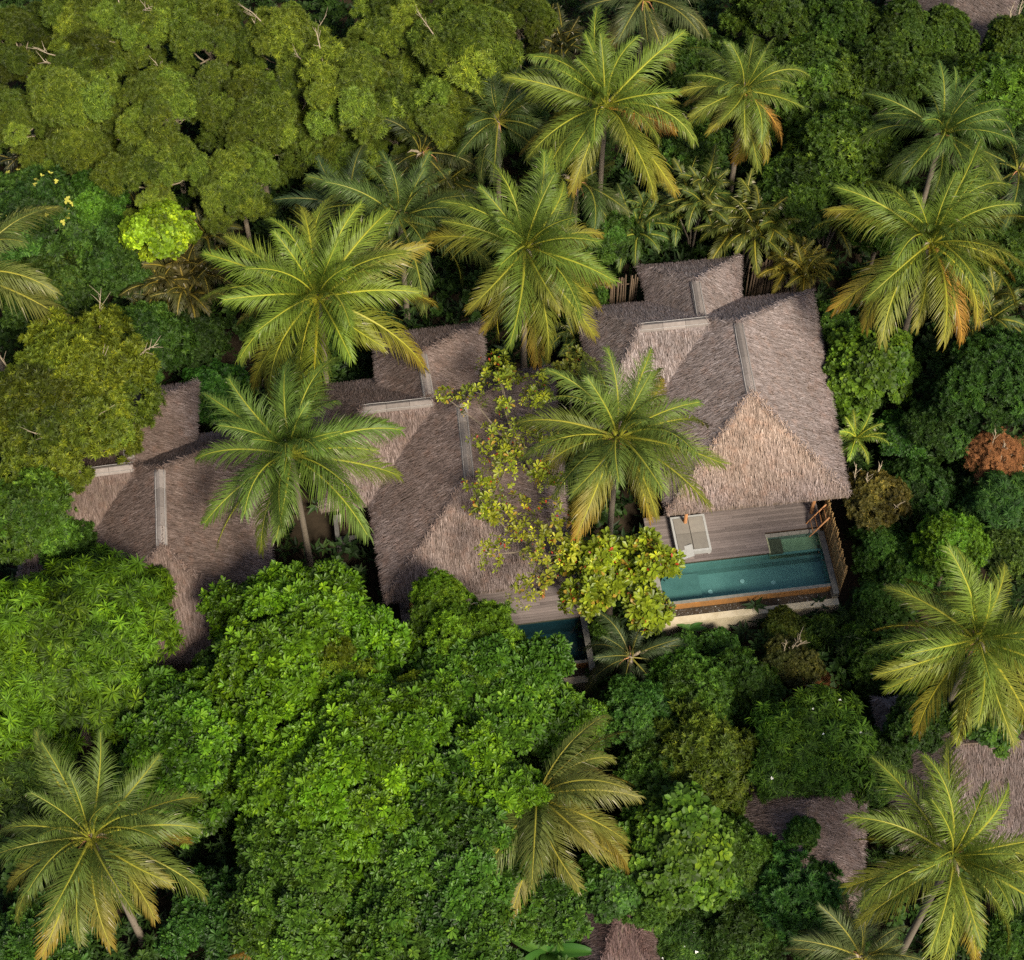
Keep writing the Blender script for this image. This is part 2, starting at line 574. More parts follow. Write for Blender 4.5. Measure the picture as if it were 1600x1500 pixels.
def deck(i, label, x0, x1, y0, y1, notch=None):
    """timber deck: boards laid along x, in local villa coordinates"""
    o, r = VILLAS[i]
    root = thing("timber_deck", label, "deck", (o[0], o[1], 0), r)
    mb = MB()
    if notch:
        mb.box(x0 + .05, notch[0] - .08, y0 + .05, y1, VZ - .25, VZ - .035)
        mb.box(notch[0] - .08, x1 - .05, notch[2] + .16, y1, VZ - .25, VZ - .035)
    else:
        mb.box(x0 + .05, x1 - .05, y0 + .05, y1, VZ - .25, VZ - .035)
    for x in np.linspace(x0 + .3, x1 - .3, 5):
        mb.box(x - .08, x + .08, y0 + .1, y0 + .26, -.3, VZ - .25)
    obj("frame", mb.mesh("frame", M_WALL), root)
    g = np.random.default_rng(5 + i)
    w = .135
    n = int((y1 - y0) / w)
    for k in range(n):
        ya = y0 + k * w
        xe = x1
        if notch and ya + w > notch[1] and ya < notch[2]:
            xe = notch[0]
        cuts = [x0] + sorted(g.uniform(x0 + 1, xe - 1, 1).tolist()) + [xe]
        for a, b in zip(cuts[:-1], cuts[1:]):
            if b - a < .3: continue
            z = VZ + g.uniform(-.004, .004)
            me = MB().box(a + .004, b - .004, ya + .006, ya + w - .006, z - .03, z).mesh("deck_board", M_DECK)
            obj("deck_board", me, root)
    return root


def pool(i, label, x0, x1, yb, yf, bay=None, group=None, tile=None):
    tile = tile or M_TILE
    o, r = VILLAS[i]
    root = thing("plunge_pool", label, "pool", (o[0], o[1], 0), r, group)
    zw, zf = VZ - .07, .45
    # basin
    mb = MB()
    mb.box(x0 - .02, x1 + .02, yf - .02, yb + .02, zf - .1, zf)
    mb.box(x0 - .12, x0, yf, yb, zf, VZ - .05); mb.box(x1, x1 + .1, yf, yb, zf, VZ - .05)
    mb.box(x0, x1, yb, yb + .1, zf, VZ - .30); mb.box(x0, x1, yf - .1, yf, zf, VZ - .1)
    obj("basin", mb.mesh("basin", tile), root)
    obj("shallow_shelf", MB().box(x0 + .01, x0 + 1.9, yf + .3, yb - .2, zf + .005, VZ - .75).mesh("shallow_shelf", tile), root)
    obj("ledge", MB().box(x0 + .01, x1 - .01, yb - .16, yb - .005, zf + .004, VZ - .62).mesh("ledge", tile), root)
    wv = [(x0, yf - .03), (x1, yf - .03), (x1, yb), (x0, yb)]
    if bay:
        bx0, bx1, by = bay
        mb = MB()
        mb.box(bx0, bx1, yb, by, VZ - .65, VZ - .35)
        mb.box(bx0 - .07, bx0, yb + .003, by, VZ - .65, VZ - .02)
        mb.box(bx1, bx1 + .07, yb + .003, by, VZ - .65, VZ - .02)
        obj("bay_floor", mb.mesh("bay_floor", M_TILE2), root)
        obj("step", MB().box(bx0 + .02, bx0 + .62, yb + .04, by - .05, VZ - .348, VZ - .16).mesh("step", M_BAMBOO2), root)
        obj("coping", MB().box(bx0 - .1, bx1 + .1, by, by + .16, VZ - .5, VZ + .012).mesh("coping", M_STONE), root)
        v = np.array([(x0, yf - .03, zw), (x1, yf - .03, zw), (x1, yb, zw), (bx1, yb, zw), (bx1, by, zw), (bx0, by, zw), (bx0, yb, zw), (x0, yb, zw)])
        f = [np.array([[0, 1, 2, 3, 6, 7]]), np.array([[3, 4, 5, 6]])]
    else:
        v = np.array([(x, y, zw) for x, y in wv]); f = [np.array([[0, 1, 2, 3]])]
    obj("water", mesh_np("water", v, f, M_WATER), root)
    # copings
    obj("coping", MB().box(x1, x1 + .26, yf - .62, (bay[2] if bay else yb), VZ - .05 - .2, VZ + .02).mesh("coping", M_STONE), root)
    obj("coping", MB().box(x0 - .3, x0, yf - .15, yb, -.2, VZ + .02).mesh("coping", M_STONE), root)
    obj("overflow_edge", MB().box(x0, x1, yf - .17, yf - .03, .2, VZ - .075).mesh("overflow_edge", M_STONE), root)
    obj("stained_face", MB().box(x0, x1, yf - .20, yf - .173, .2, VZ - .10).mesh("stained_face", M_RUST), root)
    # gravel trough and its beige outer wall
    zt = .98
    obj("trough_floor", MB().box(x0, x1 + .02, yf - .62, yf - .203, .3, zt).mesh("trough_floor", M_SOIL), root)
    pb = MB()
    g = np.random.default_rng(77 + i)
    k = 700
    c = np.stack([g.uniform(x0 + .04, x1 - .02, k), g.uniform(yf - .58, yf - .24, k), np.full(k, zt)], -1)
    rr = g.uniform(.02, .05, k)
    tet = np.array([[1, 0, 0], [-.5, .85, 0], [-.5, -.85, 0], [0, 0, .9]])
    v = (c[:, None] + tet[None] * rr[:, None, None]).reshape(-1, 3)
    ff = (np.array([[0, 1, 3], [1, 2, 3], [2, 0, 3]])[None] + (np.arange(k) * 4)[:, None, None]).reshape(-1, 3)
    s = NT("pebbles")
    s.base(s.ramp(s.attr("rnd"), [(0, (.05, .04, .03)), (.75, (.12, .10, .085)), (.93, (.2, .19, .18)), (1, (.5, .5, .48))]), .7)
    obj("gravel", mesh_np("gravel", v, ff, s.m, {"rnd": np.repeat(g.random(k), 4)}), root, kind="stuff")
    obj("outer_wall", MB().box(x0 - .3, x1 + .26, yf - .95, yf - .62, -.4, 1.06).mesh("outer_wall", M_RENDER), root)
    obj("end_wall", MB().box(x0 - .3, x0 - .003, yf - .62, yf - .15, -.4, 1.12).mesh("end_wall", M_RENDER), root)
    obj("end_wall", MB().box(x1 + .003, x1 + .26, yf - .617, yb, -.4, VZ - .26).mesh("end_wall", M_RENDER), root)
    disc = MB().tube([(0, 0, 0), (0, 0, .03)], .11, 12).mesh("pool_light", M_LAMP)
    for lx, ly in ((x0 + 2.35, yf + .75), (x0 + 3.9, yf + 1.1), (x0 + 5.3, yf + .85)):
        if lx < x1: obj("pool_light", disc, root, (lx, ly, zf + .005))
    return root


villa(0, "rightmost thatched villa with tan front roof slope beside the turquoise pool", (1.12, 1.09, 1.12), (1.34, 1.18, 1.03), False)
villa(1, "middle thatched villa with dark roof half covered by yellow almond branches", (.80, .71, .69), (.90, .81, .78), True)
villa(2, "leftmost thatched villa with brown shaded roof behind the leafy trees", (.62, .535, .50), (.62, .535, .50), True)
deck(0, "weathered grey timber deck between tan thatched eave and pool", -4.9, 3.2, -4.9, -2.3, (.52, -4.9, -3.95))
deck(1, "dark timber deck under the eave of the middle villa", -3.6, 4.6, -4.25, -2.3)
pool(0, "turquoise plunge pool with bay beside grey timber deck", -4.7, 2.95, -4.9, -6.75, (.58, 2.93, -4.08), "plunge pools in front of the villas")
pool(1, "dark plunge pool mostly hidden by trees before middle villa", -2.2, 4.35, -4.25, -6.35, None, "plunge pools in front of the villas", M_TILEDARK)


def local(i, x, y, z=0):
    o, r = VILLAS[i]
    c, s = math.cos(r), math.sin(r)
    return (o[0] + x * c - y * s, o[1] + x * s + y * c, z)


def pole_fence(name, label, i, p0, p1, z0, z1, step, rad, mat, rails=2, lean=0.0):
    root = thing(name, label, "fence", local(i, *p0), VILLAS[i][1])
    d = np.array([p1[0] - p0[0], p1[1] - p0[1]])
    L = np.linalg.norm(d); d /= L
    g = random.Random(len(label) + 3)
    n = int(L / step)
    vs = []
    for k in range(5):
        rr = rad * (.85 + .08 * k)
        vs.append(MB().tube([(0, 0, 0), (g.uniform(-.02, .02), g.uniform(-.02, .02), 1)], [rr, rr * .8], 6).mesh("pole", mat, True))
    for k in range(n):
        s = (k + .5) * step
        h = (z1 - z0) * g.uniform(.95, 1.05)
        obj("pole", vs[k % 5], root, (d[0] * s + g.uniform(-.02, .02), d[1] * s + g.uniform(-.02, .02), z0), Euler((g.uniform(-.02, .02), lean + g.uniform(-.02, .02), 0)).to_matrix(), (1, 1, h))
    nrm = np.array([-d[1], d[0]]) * (rad + .03)
    for k in range(rails):
        z = z0 + (z1 - z0) * (.25 + .6 * k / max(1, rails - 1))
        obj("rail", MB().tube([(nrm[0], nrm[1], z), (d[0] * L + nrm[0], d[1] * L + nrm[1], z)], .03, 6).mesh("rail", mat, True), root)
    return root


random.seed(4)
pole_fence("bamboo_fence", "golden bamboo fence along the right side of the turquoise pool", 0, (3.33, -7.2), (3.33, -3.3), .9, 3.25, .058, .031, M_BAMBOO)
pole_fence("reed_fence", "dark reed fence left of the small rear roof", 0, (-7.0, 9.5), (-3.3, 9.5), 0, 4.3, .085, .045, M_BAMBOO2)
pole_fence("reed_fence", "dark reed fence right of the small rear roof under palm leaves", 0, (2.3, 9.8), (5.2, 9.8), 0, 4.2, .085, .045, M_BAMBOO2)


def ladder():
    root = thing("bamboo_ladder", "small orange bamboo ladder leaning on the bamboo fence by the pool", "ladder", local(0, 2.5, -3.95, VZ), VILLAS[0][1])
    a0, a1 = np.array([0, .35, 0]), np.array([.72, .35, 1.55])
    b0, b1 = np.array([0, -.35, 0]), np.array([.72, -.35, 1.55])
    for p, q in ((a0, a1), (b0, b1)):
        obj("rail", MB().tube([p, q], .034, 7).mesh("rail", M_LADDER, True), root)
    rung = MB().tube([(0, -.33, 0), (0, .33, 0)], .024, 6).mesh("rung", M_LADDER, True)
    for k in range(4):
        obj("rung", rung, root, a0 * 0 + np.array([.72, 0, 1.55]) * (.2 + .22 * k))


ladder()


def daybed():
    root = thing("daybed", "white framed daybed with beige cushions on the grey deck", "daybed", local(0, -2.95, -3.65, VZ), VILLAS[0][1])
    obj("frame", MB().box(-.8, .8, -.95, -.85, .12, .42).box(-.8, .8, .85, .95, .12, .42).box(-.8, -.7, -.85, .85, .12, .42).box(.7, .8, -.85, .85, .12, .42).box(-.7, .7, -.85, .85, .14, .22).mesh("frame", M_WHITE), root)
    for x in (-.35, .35):
        for y in (-.42, .42):
            obj("cushion", MB().box(x - .335, x + .335, y - .41, y + .41, .223, .45).mesh("cushion", M_CUSHION), root)
    for x in (-.72, .72):
        for y in (-.87, .87):
            obj("leg", MB().box(x - .05, x + .05, y - .05, y + .05, .0, .12).mesh("leg", M_WHITE), root)
    ob = thing("sun_lounger", "white sun lounger at the pool edge under the almond leaves", "lounger", local(0, -4.2, -4.6, VZ), VILLAS[0][1])
    obj("seat", MB().box(-.9, .5, -.3, .3, .22, .30).mesh("seat", M_WHITE), ob)
    obj("backrest", MB().box(0, .75, -.3, .3, 0, .07).mesh("backrest", M_WHITE), ob, (.5, 0, .24), Euler((0, R(-22), 0)).to_matrix())
    for x in (-.8, .45):
        for y in (-.26, .26):
            obj("leg", MB().box(x - .03, x + .03, y - .03, y + .03, 0, .22).mesh("leg", M_WHITE), ob)


daybed()


def side_terrace():
    c = P(566, 820, .7)
    root = thing("stone_tub", "grey stone tub in the dark gap left of the middle roof", "tub", (c[0], c[1], 0), R(8))
    for (x0, x1, y0, y1) in ((-1.3, 1.0, -.7, -.5), (-1.3, 1.0, .5, .7), (-1.3, -1.1, -.5, .5), (.8, 1.0, -.5, .5)):
        obj("rim", MB().box(x0, x1, y0, y1, -.3, .7).mesh("rim", M_TUB), root)
    obj("bottom", MB().box(-1.1, .8, -.5, .5, -.3, .35).mesh("bottom", M_SOIL), root)
    p = P(600, 835, 2.2)
    obj("wooden_post", MB().tube([(0, 0, 0), (.06, .05, 1.4), (.02, .1, 2.9)], [.07, .06, .05], 7).mesh("wooden_post", M_BARK, True), None, (p[0], p[1], 0), label="slim bent wooden post in the dark gap beside the middle roof", category="post")


side_terrace()


def hut(label, px, py, ze, zr, rot, hw, hf, hb, rl, tint, key, dens=300, wall=True):
    c = P(px, py, zr)
    root = thing("thatched_hut", label, "hut", (c[0], c[1], 0), rot)
    roof(root, key, [(-hw, -hf), (hw, -hf), (hw, rl + hb), (-hw, rl + hb)], (0, 0), (0, rl), ze, zr, 900 + len(key) * 7, tint, None, density=dens, cap=False)
    obj("wall", MB().box(-hw + .8, hw - .8, -hf + .8, rl + hb - .8, -.3, ze + .05).mesh("wall", M_WALL), root)
    return root


hut("thatched hut with grey roof between the two palms in the lower right corner", 1500, 1162, 3.6, 6.0, R(-86), 3.3, 2.6, 3.2, 5.0, (.60, .55, .55), 'hutA')
hut("small thatched hut with green leaves creeping over its tilted brown roof", 1262, 1258, 3.2, 5.2, R(172), 2.6, 2.6, .6, 3.0, (.76, .67, .65), 'hutBB')
hut("dark reddish thatched hut half buried in leaves at the bottom edge", 972, 1402, 2.6, 4.8, R(4), 1.7, 4.0, 1.5, .6, (.46, .35, .35), 'hutCCC')
hut("distant grey brown thatched hut in the top right corner", 1490, 12, 3.0, 5.4, R(-15), 3.4, 3.2, 3, 3, (.58, .54, .53), 'hutDDDD')
q = P(1270, 1248, 3.0)
obj("roof_gutter", MB().tube([(-2.2, .3, .15), (0, 0, .05), (2.2, -.35, 0)], .11, 8).mesh("roof_gutter", plain("blue_grey_metal", (.20, .25, .27), (.16, .2, .22), 4, .5), True), None, (q[0], q[1], 3.0),
    label="blue grey gutter pipe behind the small tilted thatched hut", category="gutter")
MBp = MB().tube([(-1.5, .24, -3.2), (-1.5, .24, .1)], .06, 6).tube([(1.5, -.23, -3.2), (1.5, -.23, .0)], .06, 6)
obj("stand", MBp.mesh("stand", M_BARK), bpy.data.objects["roof_gutter"])

# ------------------------------------------------------------------ leaves and foliage clumps
def leaf_shape(kind):
    """unit leaf along +Y, face +Z: verts, quads, rib attribute"""
    if kind == 'obovate':
        v = [(0, 0, 0), (-.16, .45, .05), (-.21, .78, .03), (0, 1, -.06), (.21, .78, .03), (.16, .45, .05), (0, .55, -.03)]
    elif kind == 'round':
        v = [(0, 0, 0), (-.32, .3, .06), (-.36, .7, .03), (0, 1, -.05), (.36, .7, .03), (.32, .3, .06), (0, .5, -.03)]
    elif kind == 'lance':
        v = [(0, 0, 0), (-.085, .28, .03), (-.075, .62, -.03), (0, 1, -.2), (.075, .62, -.03), (.085, .28, .03), (0, .45, -.01)]
    else:  # oval
        v = [(0, 0, 0), (-.19, .3, .05), (-.17, .68, .03), (0, 1, -.06), (.17, .68, .03), (.19, .3, .05), (0, .5, -.03)]
    q = [[0, 6, 2, 1], [6, 3, 2, 2], [0, 5, 4, 6], [6, 4, 3, 3]]
    f = np.array([[0, 6, 2, 1], [0, 5, 4, 6]]), np.array([[6, 3, 2], [6, 4, 3]])
    rib = np.array([1, 0, 0, .6, 0, 0, 1.0])
    return np.array(v, float), f, rib


def frames(n, axis, g):
    """random frames whose +Z is axis"""
    a = axis / (np.linalg.norm(axis, axis=1)[:, None] + 1e-9)
    t = g.normal(size=(n, 3))
    x = np.cross(t, a); x /= np.linalg.norm(x, axis=1)[:, None] + 1e-9
    y = np.cross(a, x)
    return x, y, a


def leaves_mesh(pos, axis, kind, k, length, tilt, g, simple=False, width=1.0, spread=.0, droop=0.0):
    """rosettes of k leaves at pos, growing round axis; returns v, faces, attrs"""
    lv, (lq, lt), rib = leaf_shape(kind)
    lv = lv * np.array([width, 1, 1])
    if simple:
        keep = [0, 2, 3, 4]
        if kind == 'lance' or kind == 'oval':
            keep = [0, 1, 3, 5]
        lv = lv[keep]; rib = rib[keep]
        lq, lt = np.array([[0, 3, 2, 1]]), np.zeros((0, 3), int)
    n = len(pos)
    x, y, a = frames(n, axis, g)
    rr = g.beta(2, 2.4, n)
    V, RN, ACC = [], [], []
    for j in range(k):
        th = 2 * math.pi * j / k + g.uniform(-.4, .4, n)
        el = tilt + g.normal(0, .25, n)                       # angle from the axis
        rad = x * np.cos(th)[:, None] + y * np.sin(th)[:, None]
        d = a * np.cos(el)[:, None] + rad * np.sin(el)[:, None]
        d[:, 2] -= droop
        d /= np.linalg.norm(d, axis=1)[:, None]
        sd = np.cross(d, a); sd /= np.linalg.norm(sd, axis=1)[:, None] + 1e-9
        nm = np.cross(sd, d)
        L = length * g.uniform(.65, 1.2, n)
        b = pos + a * (g.uniform(-.15, .15, n) * length)[:, None] + rad * (spread * g.random(n))[:, None]
        V.append(b[:, None] + L[:, None, None] * (sd[:, None] * lv[None, :, :1] + d[:, None] * lv[None, :, 1:2] + nm[:, None] * lv[None, :, 2:3]))
        RN.append(np.clip(rr + g.normal(0, .16, n), 0, 1)); ACC.append(g.random(n))
    V = np.concatenate(V); RN = np.concatenate(RN); ACC = np.concatenate(ACC)
    m, c = len(V), len(lv)
    off = (np.arange(m) * c)[:, None, None]
    fs = [(lq[None] + off).reshape(-1, 4)]
    if len(lt): fs.append((lt[None] + off).reshape(-1, 3))
    return V.reshape(-1, 3), fs, {"rnd": np.repeat(RN, c), "acc": np.repeat(ACC, c), "rib": np.tile(rib, m)}


def dome_points(g, n, sub, rsub, shell=.75, low=-.35, sprays=0):
    """points and outward axes over a lumpy dome of radius ~1 made of sub lobes"""
    cs = []
    for i in range(sub):
        u = (i + .5) / sub
        z = 1 - u * (1 - low)
        ph = i * 2.39996 + g.uniform(-.35, .35)
        s = math.sqrt(max(0, 1 - z * z))
        cs.append(np.array([math.cos(ph) * s, math.sin(ph) * s, z * .85]) * g.uniform(.55, .98))
    cs = np.array(cs)
    if sprays:
        ws = g.integers(0, sub, sprays)
        ds = g.normal(size=(sprays, 3))
        os_ = cs[ws] / (np.linalg.norm(cs[ws], axis=1)[:, None] + 1e-6)
        ds = ds / np.linalg.norm(ds, axis=1)[:, None] + os_ * .7 + np.array([0, 0, .2])
        ds /= np.linalg.norm(ds, axis=1)[:, None]
        ls = rsub * (.7 + 1.5 * g.random(sprays) ** 1.5)
        k = g.integers(0, sprays, n)
        u = g.uniform(.3, 1, n) ** .7
        p = cs[ws[k]] + ds[k] * (ls[k] * u)[:, None] + g.normal(0, .035, (n, 3)) * (1.3 - u)[:, None]
        p[:, 2] -= .10 * u ** 2
        return p, ds[k]
    w = g.integers(0, sub, n)
    d = g.normal(size=(n, 3)); d /= np.linalg.norm(d, axis=1)[:, None]
    out = cs[w] / (np.linalg.norm(cs[w], axis=1)[:, None] + 1e-6)
    d = d + out * .55 + np.array([0, 0, .25]); d /= np.linalg.norm(d, axis=1)[:, None]
    rs = rsub * g.uniform(.8, 1.2, sub)
    r = rs[w] * (shell + (1 - shell) * g.random(n) ** .5) * (1 + .20 * g.normal(size=n))
    p = cs[w] + d * r[:, None]
    return p, d


SPEC = {  # kind, rosettes, leaves per rosette, length, tilt, width, sub lobes, sub radius, material, up bias, droop, simple
    'feather': dict(sprays=190, kind='lance', n=1500, k=6, ln=.25, tilt=.9, w=1.1, sub=15, rs=.20, mat=M_LEAF, up=.5, droop=.25, simple=True),
    'fine':    dict(sprays=170, kind='oval', n=1100, k=7, ln=.19, tilt=.95, w=.85, sub=13, rs=.29, mat=M_LEAF, up=.5, droop=.1, simple=True),
    'small':   dict(sprays=140, kind='oval', n=900, k=7, ln=.22, tilt=1.0, w=1.0, sub=12, rs=.30, mat=M_LEAF, up=.5, droop=.1, simple=True),
    'pointed': dict(sprays=110, kind='lance', n=430, k=10, ln=.36, tilt=1.05, w=1.1, sub=11, rs=.33, mat=M_LEAF, up=.5, droop=.3, simple=False),
    'broad':   dict(kind='obovate', n=290, k=8, ln=.295, tilt=.95, w=.85, sub=10, rs=.27, mat=M_GLOSSY, up=.6, droop=.05, simple=False),
    'almond':  dict(kind='obovate', n=80, k=6, ln=.34, tilt=1.1, w=1.1, sub=7, rs=.42, mat=M_ALMOND, up=.9, droop=.0, simple=False),
    'sparse':  dict(kind='obovate', n=36, k=5, ln=.235, tilt=1.1, w=1.1, sub=9, rs=.40, mat=M_ALMOND, up=.9, droop=.0, simple=False),
    'round':   dict(kind='round', n=260, k=6, ln=.30, tilt=1.15, w=.9, sub=9, rs=.34, mat=M_LEAF, up=.7, droop=.05, simple=False),
    'dead':    dict(sprays=150, kind='lance', n=900, k=5, ln=.16, tilt=.9, w=1.0, sub=13, rs=.28, mat=M_DEAD, up=.3, droop=.3, simple=True),
}
CLUMPS = {}


def clumps(sp):
    if sp in CLUMPS: return CLUMPS[sp]
    s = SPEC[sp]
    out = []
    for v in range(5):
        g = np.random.default_rng(1000 + v * 13 + len(sp) * 7 + ord(sp[0]))
        p, d = dome_points(g, s['n'], s['sub'], s['rs'], sprays=s.get('sprays', 0))
        ax = d + np.array([0, 0, s['up']])
        V, F, A = leaves_mesh(p, ax, s['kind'], s['k'], s['ln'], s['tilt'], g, s['simple'], s['w'], .06, s['droop'])
        out.append(mesh_np("foliage", V, F, s['mat'], A))
    CLUMPS[sp] = out
    return out


ROS = {}


def rosettes(sp):
    if sp in ROS: return ROS[sp]
    s = SPEC[sp]
    out = []
    for v in range(8):
        g = np.random.default_rng(500 + v)
        V, F, A = leaves_mesh(np.zeros((1, 3)), np.array([[0, 0, 1.0]]), s['kind'], s['k'] + 1, s['ln'] * 1.02, s['tilt'], g, False, s['w'], .03)
        out.append(mesh_np("leaf_cluster", V, F, s['mat'], A))
    ROS[sp] = out
    return out


def rot_to(axis, g, spin=True):
    q_ = Vector(axis).normalized().to_track_quat('Z', 'Y')
    m = q_.to_matrix()
    if spin: m = m @ Matrix.Rotation(g.uniform(0, 6.28), 3, 'Z')
    return m


FL = {}


def free_base(x, y):
    """nearest spot to x, y outside the villas"""
    if not in_villa(x, y, .3): return x, y
    for rad in np.arange(.5, 9, .5):
        for k in range(16):
            a = -math.pi / 2 + (k // 2 + 1) * (1 if k % 2 else -1) * math.pi / 8
            xx, yy = x + rad * math.cos(a), y + rad * math.sin(a)
            if not in_villa(xx, yy, .3): return xx, yy
    return x, y


TREES = []


def tree(name, sp, px, py, rpx, zc, color, label, cat, group=None, ry=1.0, cs=1.0, ros=0, flat=.62, twigs=0, flowers=None, dens=1.0, bark=None, fl_n=14, zj=.5, skirt=True):
    g = random.Random(int(px * 7 + py * 13))
    c = P(px, py, zc)
    k = pxm(c)
    Rw = rpx / k
    Ry = Rw * ry
    bx, by = free_base(c[0], c[1] + g.uniform(-.3, .3))
    root = thing(name, label, cat, (bx, by, 0), 0, group)
    off = np.array([bx, by, 0.0])
    # clump size follows the crown
    rc = min(1.05, max(.36, Rw * .36)) * cs
    n = max(5, int((Rw * Ry) / (rc * .68) ** 2 * dens))
    ms = clumps(sp)
    H = flat * min(Rw, Ry)
    mesh_tw = MB()
    tips = []
    top = np.array([c[0], c[1], max(.25, zc - .35 * H)])
    nsk = int(n * .45) if zc > 3.4 and skirt else 0
    for i in range(n + nsk):
        sk = i >= n
        u = min(1, (i + .35) / n) if not sk else 1
        ph = i * 2.39996 + g.uniform(-.45, .45)
        ra = math.sqrt(u)
        ra = min(1.0, ra * g.uniform(.9, 1.08)) if not sk else g.uniform(.72, 1.0)
        irr = 1 + .17 * math.sin(ph * 2 + px) + .13 * math.sin(ph * 5 + py) + g.uniform(-.06, .1)
        x = c[0] + math.cos(ph) * ra * max(.1, (Rw - rc * .75)) * irr
        y = c[1] + math.sin(ph) * ra * max(.1, (Ry - rc * .75)) * irr
        z = zc + H * (math.sqrt(max(0, 1 - ra * ra * .95)) - .55) + g.uniform(-zj, zj) * rc
        if sk: z -= Rw * g.uniform(.25, .75)
        z = max(.25 + rc * .2, z)
        if sk and in_villa(x, y, .2) and z < 7: continue
        axis = np.array([math.cos(ph) * ra * .75, math.sin(ph) * ra * .75, 1.0])
        s = rc * g.choice((.62, .8, .95, 1.05, 1.2))
        lt = g.choice((.6, .76, .9, 1.0, 1.12, 1.32)) * g.uniform(.93, 1.07)
        col = [v * lt for v in color]
        yl = g.uniform(-.10, .08)
        col = (col[0] * (1 + yl), col[1], col[2] * (1 - yl) * .7)
        obj("foliage", ms[g.randrange(5)], root, np.array([x, y, z]) - off, rot_to(axis, g), (s, s, s * g.uniform(.75, 1.0)), col)
        tips.append((np.array([x, y, z]), axis / np.linalg.norm(axis), s))
    # trunk and limbs
    tb = np.array([bx, by, -.2])
    tr = max(.05, Rw * .055)
    mid = tb + (top - tb) * .5 + np.array([g.uniform(-.2, .2), g.uniform(-.2, .2), 0]) * Rw * .3
    mb = MB()
    mb.tube([tb - off, tb * .8 + mid * .2 - off, mid - off, top - off], [tr * 1.5, tr * 1.1, tr, tr * .75], 8)
    obj("trunk", mb.mesh("trunk", bark or M_BARK, True), root)
    mb = MB()
    for (t, ax, s) in tips[::max(1, len(tips) // 12)]:
        st = mid + (top - mid) * g.uniform(.5, 1)
        e = t - ax * s * .1
        m_ = st * .5 + e * .5 + np.array([0, 0, -.12 * np.linalg.norm(e - st)])
        mb.tube([st - off, m_ - off, e - off], [tr * .45, tr * .3, tr * .12], 5)
    if mb.n: obj("branch", mb.mesh("branch", bark or M_BARK, True), root)
    # bare twigs that stand out of the crown
    for j in range(twigs):
        t, ax, s = tips[g.randrange(len(tips))]
        mb = MB()
        b0 = t + ax * s * .35
        d0 = np.array([ax[0] + g.uniform(-.6, .6), ax[1] + g.uniform(-.6, .6), .75]); d0 /= np.linalg.norm(d0)
        L = g.uniform(1.1, 2.2) * min(1.0, rc)
        e0 = b0 + d0 * L
        mb.tube([b0 - d0 * .8 - off, b0 - off, (b0 + e0) / 2 + np.array([g.uniform(-.1, .1), g.uniform(-.1, .1), .03]) - off, e0 - off], [.045, .038, .026, .009], 5)
        for q_ in range(5):
            s0 = b0 + d0 * L * g.uniform(.2, .9)
            d1 = d0 + np.array([g.uniform(-1, 1), g.uniform(-1, 1), g.uniform(-.3, .5)]) * .9
            d1 /= np.linalg.norm(d1)
            l1 = g.uniform(.3, .95) * min(1.0, rc)
            mb.tube([s0 - off, s0 + d1 * l1 * .5 + np.array([0, 0, g.uniform(-.05, .08)]) - off, s0 + d1 * l1 - off], [.017, .012, .005], 4)
        obj("bare_branch", mb.mesh("bare_branch", M_TWIG, True), root)
    # single leaf clusters of the outermost layer
    if ros:
        rm = rosettes(sp)
        for j in range(ros):
            t, ax, s = tips[j % len(tips)]
            d_ = np.array([g.gauss(0, .75), g.gauss(-.25, .75), g.gauss(.4, .5)]) + ax * .9
            d_ /= np.linalg.norm(d_)
            if d_[2] < -.1: d_[2] = .1
            p_ = t + d_ * s * g.uniform(.95, 1.12)
            yl = g.uniform(0, .3)
            col = (color[0] * (1.05 + yl), color[1] * (1.1 + yl * .5), color[2])
            obj("leaf_cluster", rm[g.randrange(8)], root, p_ - off, rot_to(d_ + np.array([0, 0, .6]), g), g.uniform(.8, 1.15), col)
    if flowers:
        if flowers not in FL:
            pts = []
            V, F, A = leaves_mesh(np.zeros((1, 3)), np.array([[0, 0, 1.0]]), 'round', 5, .07 if flowers is M_PETAL else .16, 1.2, np.random.default_rng(3), False, .8)
            FL[flowers] = mesh_np("flower", V, F, flowers, A)
        for j in range(fl_n):
            t, ax, s = tips[g.randrange(len(tips))]
            d_ = np.array([g.gauss(0, .5), g.gauss(-.3, .5), 1]) + ax * .5
            d_ /= np.linalg.norm(d_)
            obj("flower", FL[flowers], root, t + d_ * s * 1.05 - off, rot_to(d_, g), g.uniform(.8, 1.3))
    return root


